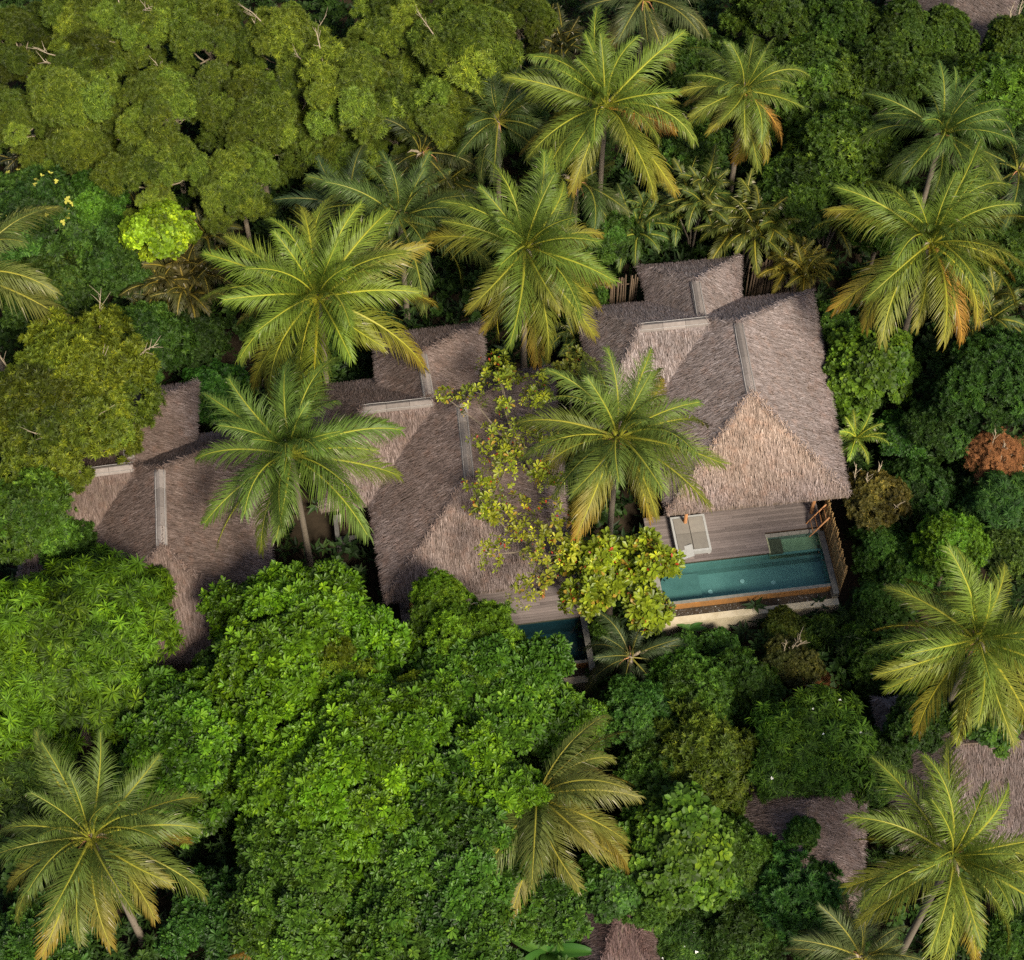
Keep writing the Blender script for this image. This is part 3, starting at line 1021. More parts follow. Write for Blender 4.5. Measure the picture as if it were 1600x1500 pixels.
# ------------------------------------------------------------------ palms
def frond_mesh(seed, e0, e1, L=4.7, n=88, lmax=1.3, wmax=.037, plume=.0, name="frond", kink=0.0):
    g = np.random.default_rng(seed)
    S = 15
    s = np.linspace(0, 1, S)
    el = e0 + (e1 - e0) * (s ** 1.35)
    side_bend = g.uniform(-.25, .25)
    az = side_bend * s ** 1.5
    d = np.stack([np.cos(el) * np.cos(az), np.cos(el) * np.sin(az), np.sin(el)], -1)
    pts = np.concatenate([[[0, 0, 0]], np.cumsum((d[:-1] + d[1:]) / 2 * L / (S - 1), 0)])
    roll = g.uniform(-.35, .35) + g.uniform(-.5, .5) * s
    mb = MB()
    mb.tube(pts, .062 * (1 - s * .88) + .006, 5)
    V = [np.concatenate(mb.v)]
    nq = np.concatenate(mb.q); nt = np.concatenate(mb.t)
    attrs = {k: [np.full(len(V[0]), val)] for k, val in (("rach", 1.0), ("rnd", .5), ("leaf", 0.0))}
    attrs["tip"] = [np.repeat(s, 5)]
    Q = [nq]; base = len(V[0])
    K = 4
    for sg in (-1, 1):
        for j in range(n):
            u = .13 + .87 * (j + g.uniform(0, .8)) / n
            if g.random() < .035: continue
            i = min(S - 2, int(u * (S - 1))); fr = u * (S - 1) - i
            p = pts[i] * (1 - fr) + pts[i + 1] * fr
            t = d[i] * (1 - fr) + d[i + 1] * fr; t /= np.linalg.norm(t)
            ro = roll[i]
            sd_ = np.cross(t, [0, 0, 1.0]); sd_ /= np.linalg.norm(sd_) + 1e-6
            upn = np.cross(sd_, t)
            lat = sd_ * math.cos(ro) * sg + upn * math.sin(ro) * sg
            upl = np.cross(lat, t) * (-sg) if False else upn * math.cos(ro) - sd_ * math.sin(ro)
            fa = R(54 - 30 * u) + g.normal(0, .09)
            vv = .32 + g.normal(0, .10)
            dr = t * math.cos(fa) + lat * math.sin(fa) * math.cos(vv) + upl * math.sin(fa) * math.sin(vv)
            ll = lmax * (min(1, .45 + u * 2.0) if u < .3 else (1.05 - .0 * u)) * (1 - max(0, u - .55) / .45 * .62) * g.uniform(.78, 1.12)
            sag = g.uniform(.9, 1.9) * (1.25 + .3 * u) + plume
            q0 = p.copy(); dd = dr / np.linalg.norm(dr)
            rows = []
            ww = wmax * g.uniform(.85, 1.15)
            for k in range(K):
                wv_ = np.cross(dd, upl); wv_ /= np.linalg.norm(wv_) + 1e-6
                wk = ww * (.75, 1.0, .72, .08)[k] / 2
                rows += [q0 - wv_ * wk, q0 + wv_ * wk]
                q0 = q0 + dd * ll / (K - 1)
                dd = dd + np.array([0, 0, -1.0]) * sag * .32; dd /= np.linalg.norm(dd)
            V.append(np.array(rows))
            Q.append(np.array([[base + 2 * k, base + 2 * k + 1, base + 2 * k + 3, base + 2 * k + 2] for k in range(K - 1)]))
            base += 2 * K
            rn = g.random()
            lf = np.repeat(np.linspace(0, 1, K), 2)
            attrs["rach"].append(np.zeros(2 * K)); attrs["rnd"].append(np.full(2 * K, rn))
            attrs["leaf"].append(lf); attrs["tip"].append(np.clip(u * .75 + lf * .35 - .05, 0, 1))
    return mesh_np(name, np.concatenate(V), [np.concatenate(Q), nt], M_FROND, {k: np.concatenate(a) for k, a in attrs.items()})


FRONDS = {}
for cls, (a0, a1) in enumerate([(82, 20), (64, -8), (44, -28), (26, -44), (8, -56), (-12, -66), (-34, -80)]):
    FRONDS[cls] = [frond_mesh(cls * 10 + v, R(a0), R(a1 + (v - 1) * 9)) for v in range(4)]
ARECA = {cls: [frond_mesh(300 + cls * 10 + v, R(a0), R(a1), 1.9, 30, .5, .06) for v in range(3)] for cls, (a0, a1) in enumerate([(75, 20), (55, -25), (30, -55)])}
nutm = None


def nut_mesh():
    import bmesh
    bm = bmesh.new()
    bmesh.ops.create_icosphere(bm, subdivisions=2, radius=.125)
    for v in bm.verts:
        v.co.z *= 1.22
        v.co.xy *= 1 - .12 * max(0, v.co.z) / .15
    me = bpy.data.meshes.new("coconut")
    bm.to_mesh(me); bm.free()
    me.materials.append(M_NUT)
    for p_ in me.polygons: p_.use_smooth = True
    return me


NUT = nut_mesh()
STALK = MB().tube([(0, 0, 0), (.35, 0, .12), (.62, 0, -.12), (.72, 0, -.45)], [.035, .03, .022, .012], 5).mesh("flower_stalk", M_LADDER, True)
SPATHE = MB().tube([(0, 0, 0), (.3, 0, .35), (.55, 0, .5), (.8, 0, .42)], [.03, .075, .06, .006], 6).mesh("spathe", M_TWIG, True)


def palm(px, py, rpx, zc, color, label, nf=31, nuts=0, old=.5, emax=1.0, lean=(0, 0), az0=None, group="coconut palms around the villas", skip=None, emin=0.0):
    g = random.Random(int(px * 3 + py * 5))
    c = P(px, py, zc)
    sc_ = rpx / pxm(c) / 4.1
    bx, by = free_base(c[0] + lean[0], c[1] + lean[1])
    root = thing("coconut_palm", label, "palm tree", (bx, by, 0), 0, group)
    off = np.array([bx, by, 0.0])
    hub = np.array([c[0], c[1], zc])
    b = np.array([bx, by, -.2])
    pts = [b * (1 - u) + hub * u + np.array([(bx - c[0]) * -.25 * math.sin(u * 3.14), (by - c[1]) * -.25 * math.sin(u * 3.14), 0]) for u in np.linspace(0, 1, 9)]
    pts = [p_ - off for p_ in pts]
    pts[-1] = pts[-1] + np.array([0, 0, .25])
    obj("trunk", MB().tube(pts, [.24, .17, .15, .14, .135, .13, .13, .15, .13], 9).mesh("trunk", M_TRUNK, True), root)
    hub = hub + np.array([0, 0, .15])
    tilt = Matrix.Rotation(g.uniform(-.2, .2), 3, 'X') @ Matrix.Rotation(g.uniform(-.2, .2), 3, 'Y')
    a0 = g.uniform(0, 6.28) if az0 is None else az0
    nf += 6 if nf > 18 else 0
    for i in range(nf):
        u = emin + (emax - emin) * (i / (nf - 1))
        cls = min(6, int(u * 6.6))
        az = a0 + i * 2.39996 + g.uniform(-.5, .5)
        if skip and skip[0] < (az % 6.2832) < skip[1]: continue
        s = sc_ * g.uniform(.78, 1.12) * (.72 if cls == 0 else .9 if cls == 1 else 1.0)
        rot = Matrix.Rotation(az, 3, 'Z') @ Matrix.Rotation(g.uniform(-.45, .45), 3, 'X') @ Matrix.Rotation(g.uniform(-.22, .2), 3, 'Y')
        rot = tilt @ rot
        y = max(0, u - .4) * .75 * old * g.uniform(.4, 1.6)
        lo = g.uniform(.85, 1.15)
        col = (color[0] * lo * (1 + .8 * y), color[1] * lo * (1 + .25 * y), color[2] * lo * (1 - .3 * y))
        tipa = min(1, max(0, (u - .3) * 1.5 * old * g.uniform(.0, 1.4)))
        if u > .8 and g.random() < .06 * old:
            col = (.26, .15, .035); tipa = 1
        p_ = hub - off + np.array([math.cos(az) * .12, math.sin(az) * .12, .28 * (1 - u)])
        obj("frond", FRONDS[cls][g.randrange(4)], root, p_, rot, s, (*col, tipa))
    for i in range(nuts):
        az = g.uniform(-2.4, -.6) if i % 3 else g.uniform(0, 6.28)
        rr_ = g.uniform(.2, .42)
        obj("coconut", NUT, root, hub - off + np.array([math.cos(az) * rr_, math.sin(az) * rr_, g.uniform(-.35, .12)]), Euler((g.uniform(-.6, .6), g.uniform(-.6, .6), 0)).to_matrix(), g.uniform(.8, 1.1))
    for i in range(4):
        az = g.uniform(0, 6.28)
        obj("flower_stalk", STALK, root, hub - off + np.array([0, 0, .05]), Matrix.Rotation(az, 3, 'Z'), g.uniform(.8, 1.2))
    for i in range(0 if skip else 2):
        az = g.uniform(0, 6.28)
        obj("spathe", SPATHE, root, hub - off + np.array([0, 0, .05]), Matrix.Rotation(az, 3, 'Z'), g.uniform(.8, 1.1))
    return root


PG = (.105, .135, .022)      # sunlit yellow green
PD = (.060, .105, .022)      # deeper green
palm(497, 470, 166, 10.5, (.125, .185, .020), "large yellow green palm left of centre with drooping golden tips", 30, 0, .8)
palm(455, 715, 152, 10.5, (.088, .145, .022), "deep green palm leaning over the right half of the leftmost roof", 27, 0, .25, .92)
palm(820, 395, 148, 10.0, (.105, .160, .022), "palm with orange coconut cluster behind the middle villa", 30, 9, .9)
palm(965, 688, 150, 10.5, (.110, .160, .028), "yellowing palm growing between the middle and rightmost roofs", 29, 5, 1.1)
palm(945, 172, 138, 11.0, (.115, .170, .022), "broad palm at top centre with orange tips on its lower right fronds", 30, 0, .8)
palm(1163, 148, 102, 11.0, (.105, .155, .024), "drooping palm with golden coconuts near the top edge", 27, 10, .7)
palm(1470, 215, 118, 9.5, (.075, .130, .024), "darker palm near the right edge above a larger golden tipped palm", 24, 0, .3, .9)
palm(1452, 385, 150, 10.5, (.115, .170, .022), "wide palm right of the tan roof with golden lower fronds", 29, 4, 1.2)
palm(1525, 1005, 160, 11.5, (.125, .180, .024), "large golden green palm cut by the right edge below the pool", 29, 0, .9)
palm(1485, 1345, 160, 12.0, (.120, .170, .024), "large palm in the lower right corner with yellow stalks", 28, 2, .8)
palm(145, 1312, 162, 11.5, (.095, .140, .024), "large olive palm in the lower left corner", 26, 0, .7)
palm(838, 1246, 155, 7.6, (.095, .125, .026), "palm with orange tips emerging from under the big green tree", 38, 0, 1.1, skip=(.75, 3.7), emin=.3)
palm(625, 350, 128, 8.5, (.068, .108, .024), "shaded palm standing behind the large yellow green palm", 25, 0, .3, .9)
palm(-50, 435, 160, 9.0, (.110, .145, .032), "palm at the left edge with pale arching fronds", 20, 0, .6, .72)
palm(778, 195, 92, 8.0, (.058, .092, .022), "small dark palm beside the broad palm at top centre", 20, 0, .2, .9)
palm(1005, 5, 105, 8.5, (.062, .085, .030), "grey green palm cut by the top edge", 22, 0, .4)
palm(1345, 1500, 105, 6.0, (.085, .110, .036), "short palm cut by the bottom edge left of the corner palm", 19, 0, .4, .8)
palm(985, 1030, 80, 3.2, (.050, .075, .030), "small shaded palm in the dark gap between the two pools", 15, 0, .2, .95)
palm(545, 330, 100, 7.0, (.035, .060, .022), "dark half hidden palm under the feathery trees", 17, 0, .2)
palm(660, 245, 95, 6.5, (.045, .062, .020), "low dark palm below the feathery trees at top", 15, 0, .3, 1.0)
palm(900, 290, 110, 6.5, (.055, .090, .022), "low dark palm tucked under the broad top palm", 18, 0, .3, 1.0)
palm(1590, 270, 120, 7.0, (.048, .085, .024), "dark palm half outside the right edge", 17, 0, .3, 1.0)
palm(430, 1500, 60, 3.5, (.26, .14, .03), "dry orange palm shoot at the bottom edge under the big tree", 8, 0, 1.0, .9)


def areca(px, py, rpx, z, color, label, stems=4, cat="palm", nf=10):
    g = random.Random(int(px + 31 * py))
    c = P(px, py, z)
    Rw = rpx / pxm(c)
    bx, by = free_base(c[0], c[1])
    root = thing("clumping_palm", label, cat, (bx, by, 0), 0, "low clumping palms in the understorey")
    off = np.array([bx, by, 0.])
    for k in range(stems):
        a = k * 2.4 + g.uniform(-.4, .4)
        rr_ = Rw * .42 * math.sqrt((k + .3) / stems) if stems > 1 else 0
        h = np.array([c[0] + math.cos(a) * rr_, c[1] + math.sin(a) * rr_, z * g.uniform(.78, 1.05)])
        obj("stem", MB().tube([np.array([0, 0, -.2]), (h - off) * .5 * np.array([.6, .6, 1]), h - off], [.06, .05, .035], 6).mesh("stem", M_TRUNK, True), root)
        for i in range(nf):
            u = i / (nf - 1)
            lo = g.uniform(.75, 1.25); yl = g.uniform(-.1, .15)
            obj("frond", ARECA[min(2, int(u * 2.99))][g.randrange(3)], root, h - off, Matrix.Rotation(i * 2.4 + g.uniform(-.3, .3) + k, 3, 'Z') @ Matrix.Rotation(g.uniform(-.3, .3), 3, 'X'),
                Rw / 2.2 * g.uniform(.85, 1.15), (color[0] * lo * (1 + yl), color[1] * lo, color[2] * lo, .12 * g.random()))
    return root


areca(1338, 685, 62, 3.8, (.13, .21, .03), "small bright lime palm beside the right edge of the tan roof", 1, "palm", 13)
areca(285, 440, 85, 4.0, (.060, .060, .016), "olive brown clumping palm left of the large yellow green palm", 5)
areca(320, 360, 60, 4.5, (.045, .060, .018), "dark clumping palm beside the lime green tree", 4)
areca(1250, 420, 62, 4.2, (.135, .130, .018), "golden clumping palm at the back corner of the tan roof", 5)
areca(1175, 345, 88, 5.0, (.070, .095, .016), "olive clumping palm behind the small rear roof", 6)
areca(1090, 310, 75, 4.8, (.055, .090, .018), "green clumping palm below the drooping coconut palm", 5)
areca(1300, 330, 70, 4.6, (.060, .085, .018), "dull green clumping palm right of the drooping coconut palm", 5)
areca(700, 275, 70, 4.6, (.050, .075, .016), "clumping palm between the shaded palm and the coconut cluster palm", 5)
areca(1545, 480, 70, 4.0, (.055, .080, .018), "clumping palm under the right edge below the golden lower fronds", 5)
areca(1000, 350, 70, 3.6, (.050, .095, .020), "fresh green clumping palm behind the reed fence", 5)
areca(870, 75, 75, 5.0, (.040, .050, .016), "dull dark clumping palm left of the broad top palm", 5)
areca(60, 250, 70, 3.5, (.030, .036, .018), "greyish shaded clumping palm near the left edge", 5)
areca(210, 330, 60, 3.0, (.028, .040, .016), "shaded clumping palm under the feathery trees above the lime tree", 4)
areca(900, 520, 55, 3.0, (.045, .080, .020), "clumping palm in the gap between middle and rightmost roofs", 4)
areca(240, 470, 60, 3.2, (.040, .055, .016), "clumping palm right of the round golden tree", 4)

# ------------------------------------------------------------------ broadleaf trees
OL = (.100, .146, .024)
GF = "feathery olive trees in the upper left"
F_ = [(130, 120, 100, 8.6, 1.0, 2, "feathery olive tree in the upper left corner with pale twigs"),
      (255, 165, 88, 9.4, 1.05, 2, "tallest feathery tree of the upper left grove with tan twigs"),
      (395, 180, 90, 8.8, 1.0, 2, "feathery olive tree in the middle of the grove above the large palm"),
      (325, 60, 85, 8.6, .9, 1, "feathery tree near the top edge between two pale branches"),
      (545, 120, 98, 9.2, 1.15, 2, "bright feathery tree at the right of the grove with a brown twig tangle"),
      (722, 70, 100, 9.2, 1.1, 1, "bright feathery tree left of the broad top palm"),
      (445, 60, 78, 8.6, 1.05, 3, "feathery tree at the top edge with pink brown bare twigs"),
      (240, 255, 80, 7.2, .95, 0, "lower feathery tree at the front of the grove above the lime tree"),
      (370, 275, 78, 7.2, .95, 0, "rounded feathery tree at the front of the grove above the large palm"),
      (525, 225, 80, 7.4, 1.05, 1, "feathery tree at the front right of the grove beside a dark gap"),
      (685, 175, 78, 7.6, 1.05, 0, "feathery tree above the shaded palm"),
      (120, 215, 75, 7.0, .75, 0, "dim feathery tree at the front left of the grove"),
      (15, 175, 62, 7.2, .85, 0, "feathery tree cut by the left edge near the top"),
      (620, 40, 80, 8.4, 1.1, 1, "feathery tree on the top edge between two bright ones"),
      (140, 30, 75, 8.4, .95, 1, "feathery tree on the top edge at the far left"),
      (25, 60, 72, 7.4, .65, 0, "brownish feathery tree in the extreme upper left corner"),
      (225, 30, 80, 8.6, .95, 4, "feathery tree with long pale bare branches at the top edge"),
      (615, 185, 66, 6.8, .9, 0, "small feathery tree above the dark gap by the shaded palm"),
      (810, 20, 70, 7.4, .8, 0, "feathery tree on the top edge left of the grey green palm")]
for (x, y, r, z, t, tw, lb) in F_:
    tree("feathery_tree", 'feather', x, y, r * .95, z + ((x * 7 + y * 13) % 100) / 100 * 1.6 - .8, (OL[0] * t, OL[1] * t, OL[2] * t), lb, "tree", GF, twigs=tw, bark=M_TWIG, cs=.85, dens=.72, flat=.8)

tree("round_tree", 'fine', 112, 622, 150, 8.0, (0.094, 0.130, 0.015), "large round golden olive tree at the left edge", "tree", twigs=8, flat=.72, dens=1.3)
tree("leafy_tree", 'small', 40, 800, 82, 7.6, (0.055, 0.115, 0.016), "medium green tree at the left edge below the golden one", "tree", flat=.7)
tree("leafy_tree", 'small', 105, 850, 55, 5.0, (0.038, 0.090, 0.016), "dark green tree beside the medium green tree at the left edge", "tree")
tree("pointed_leaf_tree", 'pointed', 95, 1010, 165, 8.2, (0.074, 0.152, 0.010), "large tree with drooping pointed yellow green leaves at the left edge", "tree", flat=.62)
tree("pointed_leaf_tree", 'pointed', 152, 940, 88, 6.6, (0.060, 0.120, 0.014), "smaller pointed leaf tree in front of the leftmost roof", "tree")
tree("pointed_leaf_tree", 'pointed', 30, 1195, 75, 5.6, (0.050, 0.090, 0.016), "dim pointed leaf tree above the lower left palm", "tree")
tree("leafy_tree", 'small', 40, 1240, 60, 4.6, (0.045, 0.085, 0.018), "small leafy tree left of the lower left palm fronds", "tree")

EG = (.076, .165, .008)
BG = "big trees with glossy broad leaves in the lower middle"
tree("broadleaf_tree", 'broad', 474, 1025, 174, 7.8, EG, "big glossy green tree covering the front of leftmost and middle roofs", "tree", BG, ros=280, flat=.8, dens=.9, cs=.8, zj=1.0)
tree("broadleaf_tree", 'broad', 762, 1085, 125, 7.0, (0.048, 0.115, 0.012), "glossy green tree covering the middle villa's pool", "tree", BG, ros=200, flat=.8, dens=.9, cs=.8, zj=1.0)
tree("broadleaf_tree", 'broad', 580, 1190, 205, 8.4, EG, "biggest glossy green tree in the lower middle", "tree", BG, ros=290, flat=.8, dens=.9, cs=.8, zj=1.0)
tree("broadleaf_tree", 'broad', 470, 1365, 125, 7.2, (0.056, 0.120, 0.014), "glossy tree at the bottom right of the lower left palm", "tree", BG, ros=150, flat=.8, dens=.9, cs=.8, zj=1.0)
tree("broadleaf_tree", 'broad', 690, 1345, 170, 7.6, (0.045, 0.108, 0.014), "glossy tree at the bottom centre left of the orange tipped palm", "tree", BG, ros=220, flat=.8, dens=.9, cs=.8, zj=1.0)
tree("broadleaf_tree", 'broad', 285, 1165, 135, 6.6, (0.052, 0.125, 0.010), "dark glossy tree above the lower left palm", "tree", BG, ros=120, flat=.8, dens=.9, cs=.8, zj=1.0)
tree("broadleaf_tree", 'broad', 640, 1465, 110, 6.4, (0.052, 0.110, 0.016), "glossy tree cut by the bottom edge", "tree", BG, ros=100, flat=.8, dens=.9, cs=.8, zj=1.0)
tree("broadleaf_tree", 'broad', 340, 1085, 75, 6.0, (0.040, 0.095, 0.016), "grey green broad leaf tree below the leftmost roof", "tree", BG, ros=50, flat=.8, dens=.9, cs=.8, zj=1.0)
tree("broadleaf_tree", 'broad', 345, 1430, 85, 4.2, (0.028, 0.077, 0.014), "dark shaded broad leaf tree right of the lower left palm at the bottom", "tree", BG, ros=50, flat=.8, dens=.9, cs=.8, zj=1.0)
tree("broadleaf_tree", 'broad', 60, 1470, 80, 4.0, (0.033, 0.084, 0.014), "dark broad leaf tree in the extreme lower left corner", "tree", BG, ros=50, flat=.8, dens=.9, cs=.8, zj=1.0)
tree("broadleaf_tree", 'broad', 850, 1400, 75, 5.4, (0.042, 0.100, 0.014), "small glossy tree beside the dark reddish hut", "tree", BG, ros=60, flat=.8, dens=.9, cs=.8, zj=1.0)
tree("broadleaf_tree", 'broad', 795, 1240, 62, 8.3, EG, "glossy leafy bough over the hidden heart of the orange tipped palm", "tree", BG, ros=40, flat=.8, dens=.9, cs=.8, zj=1.0)
tree("leafy_tree", 'fine', 690, 945, 55, 7.4, (0.085, 0.165, 0.012), "light green fine leaved tree at the front eave of the middle villa", "tree", twigs=2)
tree("broadleaf_tree", 'broad', 885, 1135, 72, 5.6, (0.055, 0.125, 0.010), "glossy green tree between the middle pool's corner and the orange tipped palm", "tree", BG, ros=50, flat=.8, dens=.9, cs=.8, zj=1.0)
tree("creeper", 'fine', 525, 1040, 58, 9.3, (0.125, 0.190, 0.012), "yellow green creeper patch on top of the big glossy tree", "creeper", flat=.3)
tree("creeper", 'fine', 745, 1000, 72, 8.0, (0.085, 0.165, 0.012), "light green creeper on the glossy tree over the middle pool", "creeper", flat=.35)
tree("creeper", 'fine', 640, 1090, 42, 9.3, (0.120, 0.180, 0.012), "small yellow creeper patch right of the larger one on the glossy tree", "creeper", flat=.3)

AL = (.175, .235, .016)
AG = "almond trees with red flecked leaves"
tree("almond_tree", 'almond', 960, 893, 112, 6.8, AL, "dense yellow green almond tree with red leaves left of the turquoise pool", "tree", AG, ros=250, ry=.74, flat=.35, dens=.55, cs=.62, zj=1.2, skirt=False)
tree("almond_tree", 'sparse', 800, 672, 108, 8.8, (.160, .205, .016), "sparse yellow almond branches with red leaves over the middle roof", "tree", AG, ros=170, flat=.2, ry=1.55, dens=.3, cs=.6, zj=1.0, skirt=False)
tree("almond_tree", 'sparse', 830, 845, 100, 8.0, (0.180, 0.205, 0.016), "thin almond branches over the lower right of the middle roof", "tree", AG, ros=90, flat=.2, dens=.24, cs=.6, zj=1.0, skirt=False)
tree("almond_tree", 'sparse', 895, 580, 45, 7.0, (0.130, 0.155, 0.022), "little almond twig in the dark gap behind the yellowing palm", "tree", AG, ros=40, flat=.3, cs=.6, dens=.4, skirt=False)
tree("leafy_tree", 'small', 950, 985, 24, 2.6, (0.055, 0.110, 0.018), "leafy shrub at the right end of the middle pool", "shrub")

# upper right
tree("leafy_tree", 'small', 1275, 120, 88, 7.4, (0.050, 0.095, 0.015), "green leafy tree right of the drooping coconut palm", "tree")
tree("leafy_tree", 'small', 1315, 225, 92, 7.4, (0.052, 0.100, 0.015), "large green leafy tree between the drooping palm and the dark palm", "tree")
tree("leafy_tree", 'fine', 1385, 115, 75, 7.0, (0.050, 0.090, 0.015), "olive green fine leaved tree near the top right", "tree")
tree("leafy_tree", 'small', 1250, 290, 70, 6.0, (0.040, 0.085, 0.015), "shaded leafy tree under the large leafy tree at upper right", "tree")
tree("leafy_tree", 'fine', 1300, 30, 75, 6.6, (0.046, 0.096, 0.015), "dark leafy tree on the top edge right of centre", "tree")
tree("leafy_tree", 'fine', 1210, 25, 70, 6.0, (0.058, 0.102, 0.015), "leafy tree on the top edge behind the drooping palm", "tree")
tree("leafy_tree", 'fine', 1410, 45, 60, 6.0, (0.051, 0.096, 0.016), "leafy tree on the top edge left of the distant hut", "tree")
tree("leafy_tree", 'small', 1560, 150, 82, 7.0, (0.060, 0.120, 0.014), "bright leafy tree in the upper right corner", "tree", twigs=3)
tree("leafy_tree", 'small', 1480, 125, 55, 5.4, (0.050, 0.095, 0.016), "leafy tree above the dark palm near the right edge", "tree")
tree("leafy_tree", 'small', 1590, 60, 50, 6.0, (0.062, 0.110, 0.016), "leafy tree with pale twigs beside the distant hut at the right edge", "tree", twigs=3)
tree("leafy_tree", 'small', 1380, 330, 60, 5.4, (0.049, 0.102, 0.015), "dim leafy tree left of the wide golden palm", "tree")
tree("leafy_tree", 'small', 1090, 95, 65, 5.4, (0.038, 0.079, 0.015), "dark leafy tree between the two top coconut palms", "tree")
tree("leafy_tree", 'small', 1080, 240, 55, 4.2, (0.038, 0.083, 0.015), "dark leafy tree under the drooping coconut palm", "tree")
tree("leafy_tree", 'small', 955, 360, 52, 4.2, (0.042, 0.095, 0.018), "green leafy tree right of the coconut cluster palm", "tree")
tree("leafy_tree", 'small', 905, 460, 42, 4.2, (0.045, 0.100, 0.016), "small bushy tree at the left end of the reed fence", "tree")
tree("leafy_tree", 'small', 1590, 370, 55, 4.6, (0.045, 0.090, 0.016), "leafy tree at the right edge beside the wide golden palm", "tree")

# left middle
tree("flowering_tree", 'small', 60, 330, 95, 6.2, (0.038, 0.090, 0.020), "dark green tree with yellow flower heads at the left edge", "tree", flowers=M_FLOWER, fl_n=34)
tree("leafy_tree", 'small', 150, 305, 52, 6.6, (0.045, 0.115, 0.014), "bright green rounded tree left of the lime tree", "tree", flat=.8)
tree("lime_tree", 'round', 252, 355, 54, 6.8, (0.160, 0.250, 0.014), "bright lime green tree with round leaves in the left grove", "tree", flat=.75)
tree("leafy_tree", 'small', 180, 395, 72, 5.0, (0.036, 0.084, 0.018), "dark blue green tree below the lime tree", "tree")
tree("leafy_tree", 'small', 215, 525, 70, 5.0, (0.041, 0.096, 0.018), "dark green tree right of the round golden tree", "tree")
tree("leafy_tree", 'small', 70, 440, 70, 4.8, (0.051, 0.096, 0.018), "dull green tree under the pale arching fronds at the left edge", "tree")
tree("big_leaf_shrub", 'round', 335, 615, 52, 2.6, (0.033, 0.102, 0.020), "dark shrub with big leaves behind the leftmost roof", "shrub")
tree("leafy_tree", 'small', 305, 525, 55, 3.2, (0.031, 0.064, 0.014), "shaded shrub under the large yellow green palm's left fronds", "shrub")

# right middle
tree("bushy_tree", 'round', 1365, 570, 72, 4.4, (0.070, 0.140, 0.016), "bright bushy tree right of the tan roof", "tree", flat=.8)
tree("bushy_tree", 'round', 1305, 505, 36, 3.6, (0.050, 0.110, 0.018), "small bush at the right edge of the tan roof under golden fronds", "shrub")
tree("dark_tree", 'fine', 1545, 585, 90, 6.4, (0.028, 0.074, 0.015), "dark green tree above the dead orange shrub", "tree", flat=.7)
tree("dark_tree", 'fine', 1470, 660, 62, 4.2, (0.028, 0.067, 0.015), "dark low tree left of the dead orange shrub", "tree")
tree("big_leaf_shrub", 'round', 1405, 690, 52, 2.6, (0.033, 0.096, 0.018), "shrub with big dark leaves right of the small lime palm", "shrub")
tree("dead_shrub", 'dead', 1562, 705, 50, 4.6, (0.300, 0.150, 0.060), "dead orange brown shrub with bare grey branches at the right edge", "shrub", twigs=4, flat=.8, bark=M_TWIG)
tree("leafy_shrub", 'small', 1490, 845, 56, 5.0, (0.085, 0.185, 0.016), "bright light green shrub above the right edge palm", "shrub", flat=.85)
tree("dry_shrub", 'fine', 1365, 778, 58, 3.4, (0.120, 0.105, 0.030), "thin brownish shrub beside the lower right corner of the tan roof", "shrub", twigs=5, dens=.7)
tree("dark_tree", 'pointed', 1565, 790, 60, 4.0, (0.031, 0.077, 0.018), "dark shrub with long leaves below the dead orange shrub", "shrub")
tree("leafy_shrub", 'small', 1575, 860, 50, 3.8, (0.045, 0.085, 0.018), "leafy shrub at the right edge right of the bright light green one", "shrub")
tree("leafy_shrub", 'small', 1435, 755, 58, 2.6, (0.028, 0.070, 0.016), "dark shrub between the brownish shrub and the bright light green one", "shrub")
tree("leafy_shrub", 'small', 1380, 850, 52, 2.4, (0.036, 0.090, 0.016), "leafy shrub right of the bamboo fence", "shrub")
tree("leafy_shrub", 'small', 1425, 890, 52, 2.6, (0.044, 0.105, 0.016), "leafy shrub left of the bright light green one", "shrub")
tree("leafy_shrub", 'small', 1375, 940, 52, 2.2, (0.040, 0.092, 0.016), "leafy shrub left of the right edge palm's upper fronds", "shrub")
tree("leafy_shrub", 'small', 1345, 1010, 50, 2.0, (0.048, 0.105, 0.016), "leafy shrub at the front right corner of the turquoise pool", "shrub")

# below the pool and lower right
tree("hedge_shrub", 'fine', 1225, 985, 44, 1.5, (0.080, 0.110, 0.020), "olive hedge shrub spilling over the pool's beige outer wall", "shrub")
tree("hedge_shrub", 'small', 1285, 990, 44, 1.3, (0.055, 0.105, 0.018), "hedge shrub right of the olive one at the pool's outer wall", "shrub")
tree("hedge_shrub", 'round', 1120, 1012, 34, 1.2, (0.040, 0.105, 0.020), "small hedge shrub below the left half of the pool's outer wall", "shrub")
tree("hedge_shrub", 'round', 1055, 1022, 38, 1.2, (0.038, 0.100, 0.018), "green hedge shrub below the pool's left corner", "shrub")
tree("leafy_tree", 'small', 1085, 1095, 82, 3.6, (0.042, 0.098, 0.015), "leafy tree below the left end of the turquoise pool", "tree")
tree("leafy_tree", 'small', 1165, 1072, 66, 3.0, (0.046, 0.098, 0.016), "leafy tree below the middle of the turquoise pool", "tree")
tree("leafy_tree", 'small', 1000, 1115, 62, 4.6, (0.033, 0.090, 0.018), "blue green leafy tree right of the middle pool's corner", "tree")
tree("dry_shrub", 'fine', 1235, 1040, 52, 2.6, (0.075, 0.085, 0.026), "twiggy olive shrub below the pool's hedge", "shrub", twigs=6, dens=.8)
tree("dry_shrub", 'dead', 1270, 1085, 58, 1.2, (0.100, 0.050, 0.030), "dry red brown shrub in the hollow below the pool", "shrub")
tree("leafy_tree", 'small', 1375, 1040, 55, 3.0, (0.046, 0.102, 0.016), "leafy tree left of the right edge palm's lower fronds", "tree")
